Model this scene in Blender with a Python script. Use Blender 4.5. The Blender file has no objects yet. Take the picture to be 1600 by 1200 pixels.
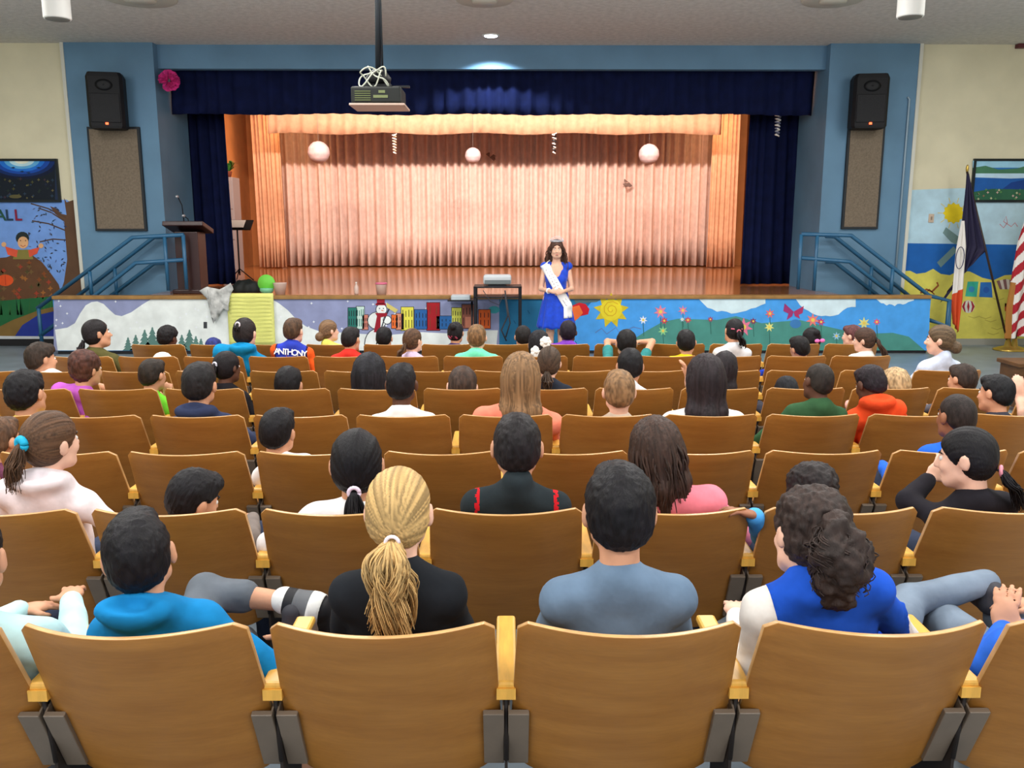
import bpy, bmesh, math, random
import numpy as np
from mathutils import Vector, Matrix, Euler
C = bpy.context.scene.collection
PI = math.pi
# ------------------------------------------------------------------ camera, world, lights, exposure
FPX = 1350.0; PITCH = math.atan(250/FPX); YAW = math.atan(10/FPX); CZ = 1.88
cd = bpy.data.cameras.new('camera'); cam = bpy.data.objects.new('camera', cd); C.objects.link(cam)
cd.sensor_width = 36; cd.lens = FPX/1600*36; cd.clip_start = .05; cd.clip_end = 200
cam.location = (0, 0, CZ); cam.rotation_euler = (PI/2-PITCH, 0, -YAW)
bpy.context.scene.camera = cam
vs = bpy.context.scene.view_settings
vs.view_transform = 'Standard'; vs.look = 'None'; vs.gamma = 1; vs.use_curve_mapping = False; vs.exposure = 0.22
w = bpy.data.worlds.new('world'); bpy.context.scene.world = w; w.use_nodes = True
w.node_tree.nodes['Background'].inputs[0].default_value = (.93, .96, 1, 1)
w.node_tree.nodes['Background'].inputs[1].default_value = 1.1
def area(name, loc, size, power, col=(1, 1, 1), target=None, shape='RECTANGLE', spread=None):
    l = bpy.data.lights.new(name, 'AREA'); l.shape = shape; l.size = size[0]; l.size_y = size[1]
    l.energy = power; l.color = col
    if spread: l.spread = spread
    o = bpy.data.objects.new(name, l); C.objects.link(o); o.location = loc
    if target is not None:
        o.rotation_euler = (Vector(target)-Vector(loc)).to_track_quat('-Z', 'Y').to_euler()
    return o
for ly in (-1.5, 2.2, 6.0, 9.4):
    for lx in (-6, -2, 2, 6):
        area('ceiling_lamp', (lx, ly, 4.5), (1.3, .7), 78, (1.0, .985, .95))
for ly in (0, 4.5, 8.6):  # unseen all-round fill lights, added to brighten the ceiling
    for lx in (-6.5, -2.2, 2.2, 6.5):
        pl = bpy.data.lights.new('ceiling_fill', 'POINT'); pl.energy = 34; pl.shadow_soft_size = .3; pl.color = (1, .98, .94)
        po = bpy.data.objects.new('ceiling_fill', pl); C.objects.link(po); po.location = (lx, ly, 3.7)
# stage border lights, above and behind the valances
for lx in (-4.2, -2.1, 0, 2.1, 4.2):
    area('border_lamp', (lx, 15.7, 4.95), (1.6, .12), 100, (1.0, .90 if abs(lx) < 4 else .76, .84 if abs(lx) < 4 else .62), target=(lx*1.08, 21, 1.9), spread=math.radians(120))
area('border_lamp', (-5.0, 19.9, 4.4), (.4, .4), 18, (1.0, .6, .3), target=(-6.0, 20.6, .8))
area('border_lamp', (4.7, 19.9, 4.4), (.4, .4), 18, (1.0, .6, .3), target=(5.7, 20.6, .8))

# ------------------------------------------------------------------ helpers
def ray(px, py):
    x = (px-800)/FPX; u = (600-py)/FPX; c, s = math.cos(PITCH), math.sin(PITCH)
    Y = c+u*s; Z = -s+u*c; cy, sy = math.cos(YAW), math.sin(YAW)
    return Vector((x*cy+Y*sy, -x*sy+Y*cy, Z))
def at(px, py, Y):
    r = ray(px, py); t = Y/r.y
    return Vector((r.x*t, Y, CZ+r.z*t))
def lin(c):
    c = c/255
    return c/12.92 if c <= .04045 else ((c+.055)/1.055)**2.4
def rgb(c): return (lin(c[0]), lin(c[1]), lin(c[2]), 1)
MATS = {}
def M(name, col, rough=.7, noise=0, scale=8, spec=.3, metal=0, emit=0, bump=0, stretch=(1, 1, 1), col2=None, sheen=0, bscale=None):
    if name in MATS: return MATS[name]
    m = bpy.data.materials.new(name); m.use_nodes = True; nt = m.node_tree; b = nt.nodes['Principled BSDF']
    b.inputs['Base Color'].default_value = rgb(col); b.inputs['Roughness'].default_value = rough
    b.inputs['Specular IOR Level'].default_value = spec; b.inputs['Metallic'].default_value = metal
    if sheen: b.inputs['Sheen Weight'].default_value = sheen
    if emit:
        b.inputs['Emission Color'].default_value = rgb(col); b.inputs['Emission Strength'].default_value = emit
    if noise or col2 or bump:
        tc = nt.nodes.new('ShaderNodeTexCoord'); mp = nt.nodes.new('ShaderNodeMapping'); mp.inputs['Scale'].default_value = stretch
        nt.links.new(tc.outputs['Object'], mp.inputs[0])
        n = nt.nodes.new('ShaderNodeTexNoise'); n.inputs['Scale'].default_value = scale; n.inputs['Detail'].default_value = 4
        nt.links.new(mp.outputs[0], n.inputs['Vector'])
        if noise or col2:
            r = nt.nodes.new('ShaderNodeValToRGB'); r.color_ramp.elements[0].position = .3; r.color_ramp.elements[1].position = .7
            a = col2 if col2 else [max(0, c*(1-noise)) for c in col]; d = col if col2 else [min(255, c*(1+noise)) for c in col]
            r.color_ramp.elements[0].color = rgb(a); r.color_ramp.elements[1].color = rgb(d)
            nt.links.new(n.outputs[0], r.inputs[0]); nt.links.new(r.outputs[0], b.inputs['Base Color'])
        if bump:
            n2 = n
            if bscale:
                n2 = nt.nodes.new('ShaderNodeTexNoise'); n2.inputs['Scale'].default_value = bscale; nt.links.new(mp.outputs[0], n2.inputs['Vector'])
            bp = nt.nodes.new('ShaderNodeBump'); bp.inputs['Strength'].default_value = bump; bp.inputs['Distance'].default_value = .01
            nt.links.new(n2.outputs[0], bp.inputs['Height']); nt.links.new(bp.outputs[0], b.inputs['Normal'])
    MATS[name] = m
    return m
def link(o, parent=None):
    C.objects.link(o)
    if parent is not None: o.parent = parent
    return o
def tag(o, label=None, cat=None, group=None, kind=None):
    if label: o['label'] = label
    if cat: o['category'] = cat
    if group: o['group'] = group
    if kind: o['kind'] = kind
    return o
def empty(name, loc, label=None, cat=None, group=None, rz=0, kind=None):
    o = bpy.data.objects.new(name, None); o.empty_display_size = .1; C.objects.link(o); o.location = loc; o.rotation_euler = (0, 0, rz)
    return tag(o, label, cat, group, kind)
def mesh(name, vs_, fs, mats, parent=None, smooth=False, mi=None, loc=None):
    me = bpy.data.meshes.new(name); me.from_pydata([tuple(v) for v in vs_], [], [tuple(f) for f in fs])
    for m in (mats if isinstance(mats, (list, tuple)) else [mats]): me.materials.append(m)
    if mi is not None: me.polygons.foreach_set('material_index', mi)
    if smooth: me.polygons.foreach_set('use_smooth', [True]*len(me.polygons))
    me.update()
    o = bpy.data.objects.new(name, me); link(o, parent)
    if loc is not None: o.location = loc
    return o
class MB:
    def __init__(s): s.v = []; s.f = []; s.m = []; s.sm = []
    def add(s, vs_, fs, mi=0, sm=False):
        n = len(s.v); s.v += [Vector(v) for v in vs_]; s.f += [tuple(i+n for i in f) for f in fs]; s.m += [mi]*len(fs); s.sm += [sm]*len(fs)
    def box(s, a, b, mi=0, bev=0, mat=None):
        bm = bmesh.new(); bmesh.ops.create_cube(bm, size=1)
        c = (Vector(a)+Vector(b))/2; d = Vector(b)-Vector(a)
        for v in bm.verts: v.co = Vector((v.co.x*abs(d.x), v.co.y*abs(d.y), v.co.z*abs(d.z)))+c
        if bev: bmesh.ops.bevel(bm, geom=list(bm.edges), offset=bev, segments=2, profile=.5, affect='EDGES')
        if mat: bm.transform(mat)
        s.bm(bm, mi, False)
    def bm(s, bm, mi=0, sm=True):
        bm.verts.index_update(); s.add([v.co.copy() for v in bm.verts], [[v.index for v in f.verts] for f in bm.faces], mi, sm); bm.free()
    def tube(s, pts, r, n=8, mi=0, caps=True):
        pts = [Vector(p) for p in pts]; R = r if isinstance(r, (list, tuple)) else [r]*len(pts)
        vs_ = []; up = Vector((0, 0, 1)); prev = None
        for i, p in enumerate(pts):
            d = (pts[min(i+1, len(pts)-1)]-pts[max(i-1, 0)]).normalized()
            if prev is None:
                a = d.cross(up)
                if a.length < .05: a = d.cross(Vector((1, 0, 0)))
            else:
                a = prev-d*prev.dot(d)
            a.normalize(); b = d.cross(a); prev = a
            for k in range(n):
                t = 2*PI*k/n; vs_.append(p+(a*math.cos(t)+b*math.sin(t))*R[i])
        fs = []
        for i in range(len(pts)-1):
            for k in range(n):
                fs.append((i*n+k, i*n+(k+1) % n, (i+1)*n+(k+1) % n, (i+1)*n+k))
        if caps:
            fs.append(tuple(range(n-1, -1, -1))); fs.append(tuple(range((len(pts)-1)*n, len(pts)*n)))
        s.add(vs_, fs, mi, True)
    def lathe(s, prof, c=(0, 0, 0), n=24, mi=0, sm=True):
        c = Vector(c); vs_ = []; fs = []
        for r, z in prof:
            for k in range(n):
                t = 2*PI*k/n; vs_.append(c+Vector((r*math.cos(t), r*math.sin(t), z)))
        for i in range(len(prof)-1):
            for k in range(n): fs.append((i*n+k, i*n+(k+1) % n, (i+1)*n+(k+1) % n, (i+1)*n+k))
        fs.append(tuple(range(n-1, -1, -1))); fs.append(tuple(range((len(prof)-1)*n, len(prof)*n)))
        s.add(vs_, fs, mi, sm)
    def ball(s, c, r, mi=0, seg=16, sc=(1, 1, 1)):
        bm = bmesh.new(); bmesh.ops.create_uvsphere(bm, u_segments=seg, v_segments=max(6, seg*2//3), radius=r)
        for v in bm.verts: v.co = Vector((v.co.x*sc[0], v.co.y*sc[1], v.co.z*sc[2]))+Vector(c)
        s.bm(bm, mi, True)
    def build(s, name, mats, parent=None, loc=None):
        o = mesh(name, s.v, s.f, mats, parent, mi=s.m, loc=loc)
        o.data.polygons.foreach_set('use_smooth', s.sm); return o
def text(name, body, size, m, parent, loc, rot=(PI/2, 0, 0), ext=.002, sx=1):
    cu = bpy.data.curves.new(name, 'FONT'); cu.body = body; cu.size = size; cu.extrude = ext; cu.align_x = 'CENTER'; cu.align_y = 'CENTER'; cu.offset = size*.02
    t = bpy.data.objects.new(name, cu); C.objects.link(t); bpy.context.view_layer.update()
    me = bpy.data.meshes.new_from_object(t.evaluated_get(bpy.context.evaluated_depsgraph_get()))
    bpy.data.objects.remove(t); me.materials.clear(); me.materials.append(m)
    o = bpy.data.objects.new(name, me); link(o, parent); o.location = loc; o.rotation_euler = rot; o.scale = (sx, 1, 1)
    return o

# ------------------------------------------------------------------ room shell
ROWY = [1.607+.842*k for k in range(8)]                # y of each row's backrest top
ROWZ = [.282, .241, .195, .156, .129, .092, .065, .044]  # floor level under each row
WY = 13.5; CEIL = at(767, 67, 13.44).z; XL, XR = -10.2, 9.9
def floor_z(y):
    ys = [-5]+[a+.19 for a in ROWY]+[9.2, 30]; zs = [.282+.05*6.8]+ROWZ+[0, 0]
    return float(np.interp(y, ys, zs))
floor_m = M('floor_grey_tile', (118, 130, 140), .35, .08, 3, .5)
fy = [-5]+[a+.19 for a in ROWY]+[9.2, WY+.2]
vs_ = []; fs = []
for y in fy:
    z = floor_z(y); vs_ += [(XL-.2, y, z), (XR+.2, y, z), (XR+.2, y, z-.25), (XL-.2, y, z-.25)]
for i in range(len(fy)-1):
    a = 4*i; b = a+4
    fs += [(a, a+1, b+1, b), (a+1, a+2, b+2, b+1), (a+2, a+3, b+3, b+2), (a+3, a, b, b+3)]
fs += [(0, 3, 2, 1), (len(vs_)-4, len(vs_)-3, len(vs_)-2, len(vs_)-1)]
tag(mesh('floor', vs_, fs, floor_m), kind='structure')
ceil_m = M('ceiling_rough_plaster', (206, 202, 196), .95, .05, 14, .1, bump=.5, bscale=60)
b = MB(); b.box((XL-.2, -5, CEIL), (XR+.2, 15.0, CEIL+.2)); tag(b.build('ceiling', ceil_m), kind='structure')
cream = M('cream_wall_paint', (215, 208, 180), .8, .03, 2)
blue = M('blue_wall_paint', (96, 132, 160), .6, .05, 1.5)
b = MB()
PLx0, PLx1 = at(115, 250, WY-.06).x, at(251, 250, WY-.06).x
PRx0, PRx1 = at(1287, 250, WY-.06).x, at(1418, 250, WY-.06).x+.05
b.box((XL-.2, WY, -.1), (PLx0, WY+1.2, CEIL)); b.box((PLx0, WY-.06, -.1), (PLx1, WY+1.2, CEIL), 1)
wfl = tag(b.build('wall_front_left', [cream, blue]), kind='structure')
b = MB(); b.box((PRx1, WY, -.1), (XR+.2, WY+1.2, CEIL)); b.box((PRx0, WY-.06, -.1), (PRx1, WY+1.2, CEIL), 1)
wfr = tag(b.build('wall_front_right', [cream, blue]), kind='structure')
b = MB(); HZ = at(800, 108, WY+.1).z; b.box((PLx1, WY+.1, HZ), (PRx0, WY+.25, CEIL))
tag(b.build('wall_front_top', blue), kind='structure')
b = MB(); b.box((XL-.2, -5, -.1), (XL, WY, CEIL)); tag(b.build('wall_left', cream), kind='structure')
b = MB(); b.box((XR, -5, -.1), (XR+.2, WY, CEIL)); tag(b.build('wall_right', cream), kind='structure')
blackbase = M('black_rubber_base', (28, 28, 32), .5)
b = MB(); b.box((XL, WY-.015, 0), (PLx0, WY, .11)); tag(b.build('baseboard_left', blackbase), kind='structure')
b = MB(); b.box((PRx1, WY-.015, 0), (XR, WY, .1)); tag(b.build('baseboard_right', M('grey_base', (150, 150, 140), .6)), kind='structure')
whitetrim = M('white_trim', (205, 205, 195), .6)
b = MB(); b.box((PLx0-.05, WY-.075, .86), (PLx0+.0, WY, CEIL)); tag(b.build('trim_1', whitetrim), kind='structure')
b = MB(); b.box((PRx1, WY-.075, .86), (PRx1+.05, WY, CEIL)); tag(b.build('trim_2', whitetrim), kind='structure')

# ------------------------------------------------------------------ stage
SX0, SX1 = at(82, 465, 12.6).x, at(1455, 463, 12.6).x; SZ = .855; SY = 12.6
st = empty('stage', (0, SY, 0), 'raised school stage with wooden floor and a painted mural along its front', 'stage')
def woodfloor(name, c1, c2, rough):
    m = bpy.data.materials.new(name); m.use_nodes = True; nt = m.node_tree; bs = nt.nodes['Principled BSDF']
    tc = nt.nodes.new('ShaderNodeTexCoord'); br = nt.nodes.new('ShaderNodeTexBrick'); nt.links.new(tc.outputs['Object'], br.inputs[0])
    br.inputs['Color1'].default_value = rgb(c1); br.inputs['Color2'].default_value = rgb(c2); br.inputs['Mortar'].default_value = rgb([c*.6 for c in c2])
    br.inputs['Scale'].default_value = 1; br.inputs['Brick Width'].default_value = 1.6; br.inputs['Row Height'].default_value = .09; br.inputs['Mortar Size'].default_value = .004
    nt.links.new(br.outputs[0], bs.inputs['Base Color']); bs.inputs['Roughness'].default_value = rough; bs.inputs['Specular IOR Level'].default_value = .6
    return m
stage_m = woodfloor('stage_boards', (176, 118, 72), (160, 100, 60), .13)
lip_m = M('stage_lip_wood', (150, 112, 62), .5, .1, 6)
O = Vector((0, SY, 0))
b = MB(); b.box((-5.25, .16, SZ-.06), (4.95, WY-.07-SY, SZ)); b.box((PLx1+.01, WY-.07-SY, SZ-.06), (PRx0-.01, 2.12, SZ)); b.box((-6.34, 2.12, SZ-.06), (5.94, 9.38, SZ)); b.build('stage_floor', stage_m, st)
b = MB(); b.box((SX0, -.03, SZ-.05), (SX1, .16, SZ), bev=.008); b.build('stage_lip', lip_m, st)
b = MB(); b.box((SX0, 0, .05), (SX1, .12, SZ-.05)); b.build('front_panel', M('panel_blue', (70, 140, 200), .7), st)
b = MB(); b.box((SX0, .01, 0), (SX1, .12, .05)); b.build('stage_base', blackbase, st)
b = MB(); b.box((-5.25, .12, 0), (-5.15, .9, SZ-.06)); b.box((4.85, .12, 0), (4.95, .9, SZ-.06)); b.build('side_panel', blue, st)
# stairs behind the cheek wall, going down outwards
for sgn, x0, nm in ((-1, -5.25, 'l'), (1, 4.95, 'r')):
    s = empty('stage_steps', (x0, SY+.13, 0), 'short flight of wooden steps at the %s end of the stage, behind its front panel' % ('left' if sgn < 0 else 'right'), 'steps')
    for i in range(4):
        b = MB(); xa = sgn*i*.3; b.box((xa, 0, 0), (xa+sgn*.3, .76, SZ*(4-i)/5-.0), bev=.006); b.build('step', lip_m, s)
# mural painting helper: flat painted shapes, laid a hair proud of the wall like thick paint
def paint(name, Y, shapes, parent, label=None, origin=Vector((0, 0, 0))):
    mats = []; vs_ = []; fs = []; mi = []
    for lay, col, pts in shapes:
        k = tuple(col)
        if k not in mats: mats.append(k)
        n = len(vs_); vs_ += [at(x, y, Y-.0015*(lay+1))-origin for x, y in pts]
        fs.append(tuple(range(n, n+len(pts)))); mi.append(mats.index(k))
    mm = [M('mural_paint_%d_%d_%d' % k, k, .75, .05, 5) for k in mats]
    o = mesh(name, vs_, fs, mm, parent, mi=mi)
    bm = bmesh.new(); bm.from_mesh(o.data); bmesh.ops.triangulate(bm, faces=[f for f in bm.faces if len(f.verts) > 4]); bm.to_mesh(o.data); bm.free()
    if label: o['label'] = label
    return o
def circ(x, y, r, n=14, ry=None): return [(x+r*math.cos(2*PI*i/n), y+(ry or r)*math.sin(2*PI*i/n)) for i in range(n)]
def star(x, y, r, r2, n): return [(x+(r if i % 2 == 0 else r2)*math.cos(PI*i/n-PI/2), y+(r if i % 2 == 0 else r2)*math.sin(PI*i/n-PI/2)) for i in range(2*n)]
def rect(x0, y0, x1, y1): return [(x0, y0), (x1, y0), (x1, y1), (x0, y1)]
def stroke(pts, w=1.2):
    L = []; Rr = []
    for i, p in enumerate(pts):
        a = pts[max(0, i-1)]; c = pts[min(len(pts)-1, i+1)]; dx, dy = c[0]-a[0], c[1]-a[1]; l = math.hypot(dx, dy) or 1
        L.append((p[0]-dy/l*w/2, p[1]+dx/l*w/2)); Rr.append((p[0]+dy/l*w/2, p[1]-dx/l*w/2))
    return L+Rr[::-1]
rnd = random.Random(5)
T, Bm = 465.5, 547.5
lav = (140, 146, 182); snow = (225, 230, 228); teal = (34, 108, 150); sky = (72, 155, 228); grn = (72, 138, 128); blk = (30, 32, 40)
S = []
S.append((0, lav, rect(84, T, 780, Bm))); S.append((0, teal, rect(780, T, 960, Bm))); S.append((.5, sky, [(930, T), (1453.5, T), (1451, Bm), (900, Bm), (890, 510)]))
S.append((1, snow, [(86, 515), (105, 512), (117, 505), (125, 490), (134, 477), (143, 472), (152, 471), (162, 475), (172, 485), (180, 492), (190, 494), (205, 488), (222, 476), (238, T+1), (360, T), (425, T+2), (436, 474), (450, 485), (464, 500), (478, 510), (500, 518), (540, 520), (600, 524), (660, 519), (700, 521), (740, 516), (778, 516), (775, Bm), (90, Bm)]))
for i in range(46):
    x = rnd.uniform(86, 735); y = rnd.uniform(468, 515)
    S.append((2, (235, 238, 245), star(x, y, 2.4, .8, 4)))
def tree(x, y, h):
    p = []; n = 4
    for i in range(n+1): p += [(x-2-(i*h*.09), y-h+h*i/n), (x-1-(i*h*.05), y-h+h*i/n)]
    q = [(2*x-a, c) for a, c in p][::-1]
    return [(x, y-h-3)]+q[::-1][0:0]+[(2*x-a, c) for a, c in p]+p[::-1]
for x, y, h in ((200, Bm, 18), (212, Bm, 22), (226, Bm, 30), (238, Bm, 34), (248, Bm, 24), (284, Bm, 22), (296, Bm, 30), (306, Bm, 20), (314, Bm, 16)):
    S.append((2+(int(x) % 3)*.3, ((70, 105, 100) if int(x) % 2 else (88, 125, 118)), tree(x, y, h)))
S.append((3, (60, 62, 66), rect(318, 503, 323.5, 513)))
def house(x0, y0, x1, y1, col, n=4, dark=blk):
    S.append((2.5, blk, rect(x0-.8, y0-.8, x1+.8, y1+.8))); S.append((3, col, rect(x0, y0, x1, y1)))
    for i in range(n):
        xx = x0+(x1-x0)*(i+.5)/n
        S.append((3.6, dark, rect(xx-.55, y0+4+rnd.uniform(0, 2), xx+.55, y0+(y1-y0)*.42))); S.append((3.6, dark, rect(xx-.55, y0+(y1-y0)*.55, xx+.55, y1-4)))
house(544, 481, 558, 512, (35, 110, 100), 4); house(557, 479, 569, 514, (190, 215, 205), 4, (45, 110, 100)); house(566, 492, 575, 515, (196, 120, 105), 3)
house(612, 492, 621, 513, (222, 105, 45), 2); house(619, 490, 631, 515, (214, 140, 110), 3); house(627, 480, 646, 516, (222, 214, 80), 4)
house(648, 484, 668, 514, (40, 95, 160), 4); house(667, 473, 687, 516, (160, 25, 35), 2, (120, 60, 40)); house(682, 494, 706, 514, (40, 100, 165), 4)
house(706, 481, 721, 510, (205, 205, 90), 4); house(722, 476, 741, 513, (150, 90, 75), 4); house(748, 484, 766, 513, (215, 95, 40), 3); S.append((4, (205, 130, 105), rect(727, 495, 740, 512)))
# snowman
S += [(3.8, blk, circ(590, 537, 21, 20, 24)), (4, (228, 232, 230), circ(590, 537, 19.6, 20, 23)), (4.2, blk, circ(589, 501, 15, 18, 14)), (4.4, (228, 232, 230), circ(589, 501, 14, 18, 13)),
      (4.6, blk, circ(605, 500, 7, 12)), (4.8, (228, 232, 230), circ(605, 500, 6, 12)), (4.6, blk, circ(596, 483.5, 9, 16)), (4.8, (230, 234, 232), circ(596, 483.5, 8, 16)),
      (5, (150, 20, 40), rect(589, T+.5, 601, 475)), (5, (150, 20, 40), rect(587, 474, 603, 477)), (5.2, (150, 22, 40), [(586, 489), (605, 489), (604, 494), (595, 496), (594, 520), (584, 519), (589, 494)]),
      (5.4, blk, circ(593, 482, 1, 6)), (5.4, blk, circ(599, 482, 1, 6)), (5.4, (220, 120, 50), [(596, 484), (601, 486), (596, 486)]), (5, blk, stroke([(610, 478), (600, 500), (588, 538)], 1.8)), (5.2, (205, 190, 110), [(604, 473), (622, 484), (618, 489), (604, 480)])]
# sea, umbrella, sun
for i in range(26):
    x = rnd.uniform(786, 900); y = rnd.uniform(480, 535); S.append((1.5, (22, 80, 115), stroke([(x, y), (x+3, y+5)], 1)))
S.append((2, (60, 150, 160), circ(772, 484, 9, 10, 6)))
S.append((2, (85, 105, 110), [(895, T), (945, T), (932, 472), (900, 474)]))
S += [(3, (195, 25, 40), [(893, 478), (905, 473), (915, 475), (921, 483), (919, 491), (906, 494), (895, 505)]), (3.3, (235, 110, 50), [(893, 480), (905, 477), (911, 489), (903, 498), (895, 503)])]
S += [(3, (205, 185, 40), star(955, 485, 28, 17, 9)), (3.3, (225, 205, 45), circ(955, 484, 17, 20)), (3.6, (205, 160, 30), stroke([(955+(2+i*.7)*math.cos(i*.7), 484+(2+i*.7)*math.sin(i*.7)) for i in range(18)], 1.2))]
S.append((1.4, (90, 120, 180), stroke([(930, 520), (940, 513), (948, 522), (962, 512), (968, 520), (990, 511), (1002, 514)], 1.4)))
S.append((2, grn, [(985, Bm), (990, 530), (1010, 517), (1035, 503), (1060, 498), (1120, 500), (1150, 494), (1190, 505), (1250, 500), (1300, 512), (1345, 522), (1395, 520), (1420, 526), (1445, Bm)]))
def cloud(x0, x1, y1, seed):
    r = random.Random(seed); n = 14; p = [(x0, T), (x1, T)]
    for i in range(n+1):
        t = i/n; x = x1+(x0-x1)*t; p.append((x, T+(y1-T)*math.sin(PI*min(1, max(.08, t)))**.6+r.uniform(-2, 2)))
    return p
S += [(3, (205, 225, 232), cloud(1090, 1196, 489, 1)), (3, (208, 228, 236), cloud(1243, 1337, 494, 2)), (3, (208, 228, 236), cloud(1368, 1428, 477, 3))]
def flower(x, y, r, c, c2=(230, 200, 90), n=7, stem=True):
    S.append((4, c, star(x, y, r, r*.45, n))); S.append((4.4, c2, circ(x, y, r*.28, 8)))
    if stem: S.append((3.5, (50, 100, 90), stroke([(x, y+r*.8), (x+1, min(Bm-2, y+r+18))], 1)))
for a in ((1032, 487, 11, (225, 130, 150)), (1067, 485, 8, (215, 130, 160)), (1038, 501, 6.5, (205, 60, 80)), (1075, 500, 6, (200, 70, 90)), (1005, 500, 7, (225, 232, 245)), (1036, 517, 8, (140, 205, 140)), (1110, 499, 5, (170, 40, 90)),
          (1162, 511, 15, (225, 120, 150)), (1177, 502, 6, (130, 40, 80)), (1203, 490, 8, (225, 110, 110)), (1202, 511, 8, (215, 215, 130)), (1270, 500, 11, (228, 125, 120)), (1283, 503, 7, (190, 60, 110)), (1350, 505, 10, (215, 215, 140)), (1370, 503, 6, (220, 90, 110)), (1307, 525, 7, (150, 195, 225)), (1066, 499, 4, (190, 215, 235))):
    flower(*a)
S += [(4, (150, 50, 110), [(1240, 487), (1226, 474), (1224, 486), (1232, 490), (1229, 500), (1238, 494)]), (4, (170, 50, 100), [(1240, 487), (1256, 478), (1254, 489), (1248, 492), (1250, 498), (1242, 494)]), (3.4, (60, 120, 180), circ(1243, 506, 9, 12, 7))]
paint('stage_mural', SY, S, st, 'mural of snow, houses, a sun, clouds and flowers along the stage front', O)
# yellow chart paper and grey cloth hanging on the stage front
def slab(name, px0, py0, px1, py1, Y, th, m, parent=None, bev=0):
    a = at(px0, py1, Y); c = at(px1, py0, Y); b = MB(); b.box((a.x, Y, a.z), (c.x, Y+th, c.z), bev=bev); return b.build(name, m, parent)
root = empty('chart_paper', at(393, 500, SY-.03), 'sheet of yellow chart paper with ruled lines hung over the stage front', 'paper'); ro = root.location
a = at(359, 540, SY-.03); c = at(427, 458, SY-.03); b = MB(); nx = 10
vs_ = []; fs = []
for j in range(11):
    for i in range(nx+1):
        x = a.x+(c.x-a.x)*i/nx; z = a.z+(c.z-a.z)*j/10
        vs_.append(Vector((x, SY-.045+.008*math.sin(i*1.1+j*.3), z))-ro)
for j in range(10):
    for i in range(nx): q = j*(nx+1)+i; fs.append((q, q+1, q+nx+2, q+nx+1))
o = mesh('paper_sheet', vs_, fs, M('yellow_paper', (222, 222, 130), .8, .03, 6), root, True)
md = o.modifiers.new('s', 'SOLIDIFY'); md.thickness = .003
b = MB()
for j in range(1, 14):
    z = a.z+(c.z-a.z)*j/14; b.box(Vector((a.x+.03, SY-.064, z))-ro, Vector((c.x-.03, SY-.062, z+.006))-ro)
b.build('ruled_line', M('ruled_line_olive', (204, 204, 116), .8), root)
# crumpled cloth/jacket over the lip
def cloth_lump(name, pts_px, Y, m, label, cat, seed=1, amp=.05):
    r = np.random.RandomState(seed)
    xs = [p[0] for p in pts_px]; ys = [p[1] for p in pts_px]
    bm = bmesh.new(); ps = [at(x, y, Y) for x, y in pts_px]; c = sum(ps, Vector())/len(ps)
    vs0 = [bm.verts.new(p-c) for p in ps]; f = bm.faces.new(vs0)
    bmesh.ops.triangulate(bm, faces=[f]); bmesh.ops.subdivide_edges(bm, edges=list(bm.edges), cuts=5, use_grid_fill=True)
    bm.verts.ensure_lookup_table(); R2 = r.rand(4)*6
    for v in bm.verts:
        v.co.y -= amp*(.5+.5*math.sin(v.co.x*31+R2[0]+4*math.sin(v.co.z*11))*math.cos(v.co.z*19+R2[1]))
    me = bpy.data.meshes.new(name); bm.to_mesh(me); bm.free(); me.materials.append(m)
    me.polygons.foreach_set('use_smooth', [True]*len(me.polygons))
    o = bpy.data.objects.new(name, me); link(o); o.location = c
    s = o.modifiers.new('s', 'SOLIDIFY'); s.thickness = .012
    return tag(o, label, cat)
cloth_lump('crumpled_jacket', [(312, 454), (325, 448), (345, 452), (362, 442), (366, 452), (360, 462), (358, 486), (350, 482), (344, 490), (338, 478), (334, 505), (328, 480), (325, 466)], SY-.05, M('light_grey_cloth', (185, 185, 182), .8, .15, 12), 'crumpled light grey jacket hanging over the stage edge beside yellow paper', 'jacket')

# ------------------------------------------------------------------ curtains
def curtain(name, x0, x1, z0, z1, Y, m, label, cat='curtain', pleat=.14, amp=.07, seed=0, yaw=0, zvar=.0, gather=0, x0b=None, x1b=None):
    r = random.Random(seed); xs = [0.0]; L = abs(x1-x0); ts = []
    pos = 0; kn = [(0, 0)]; sgn = 1
    while pos < L:
        wd = pleat*r.uniform(.35, 1.1)/2; pos += wd; kn.append((min(pos, L), sgn*amp*r.uniform(.45, 1))); sgn = -sgn
    n = int(L/(pleat/7))+2
    cols = []
    kx = [k[0] for k in kn]; ky = [k[1] for k in kn]
    vs_ = []; fs = []; nz = 6
    for i in range(n+1):
        t = L*i/n; j = max(0, min(len(kx)-2, int(np.searchsorted(kx, t))-1)); u = (t-kx[j])/max(1e-6, kx[j+1]-kx[j]); u = (1-math.cos(PI*u))/2
        y = ky[j]*(1-u)+ky[j+1]*u; cols.append((t, y))
    cx = (x0+x1)/2
    for q in range(nz+1):
        v = q/nz
        for t, y in cols:
            f = t/L; X = x0+(x1-x0)*f
            if x0b is not None: X = X*v+(x0b+(x1b-x0b)*f)*(1-v)
            vs_.append((X-cx, y*(1-.25*v)+.02*math.sin(t*2.1+v*3), z0+(z1-z0)*v+(zvar*math.sin(t*3.1) if q == 0 else 0)))
    w_ = len(cols)
    for q in range(nz):
        for i in range(w_-1): a = q*w_+i; fs.append((a, a+1, a+w_+1, a+w_))
    o = mesh(name, vs_, fs, m, None, True, loc=(cx, Y, 0))
    s = o.modifiers.new('s', 'SOLIDIFY'); s.thickness = .012
    return tag(o, label, cat)
def px(x, y, Y): return at(x, y, Y).x
navy = M('navy_velvet', (17, 24, 58), .9, .12, 6, .1)
BY = 14.75
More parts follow.
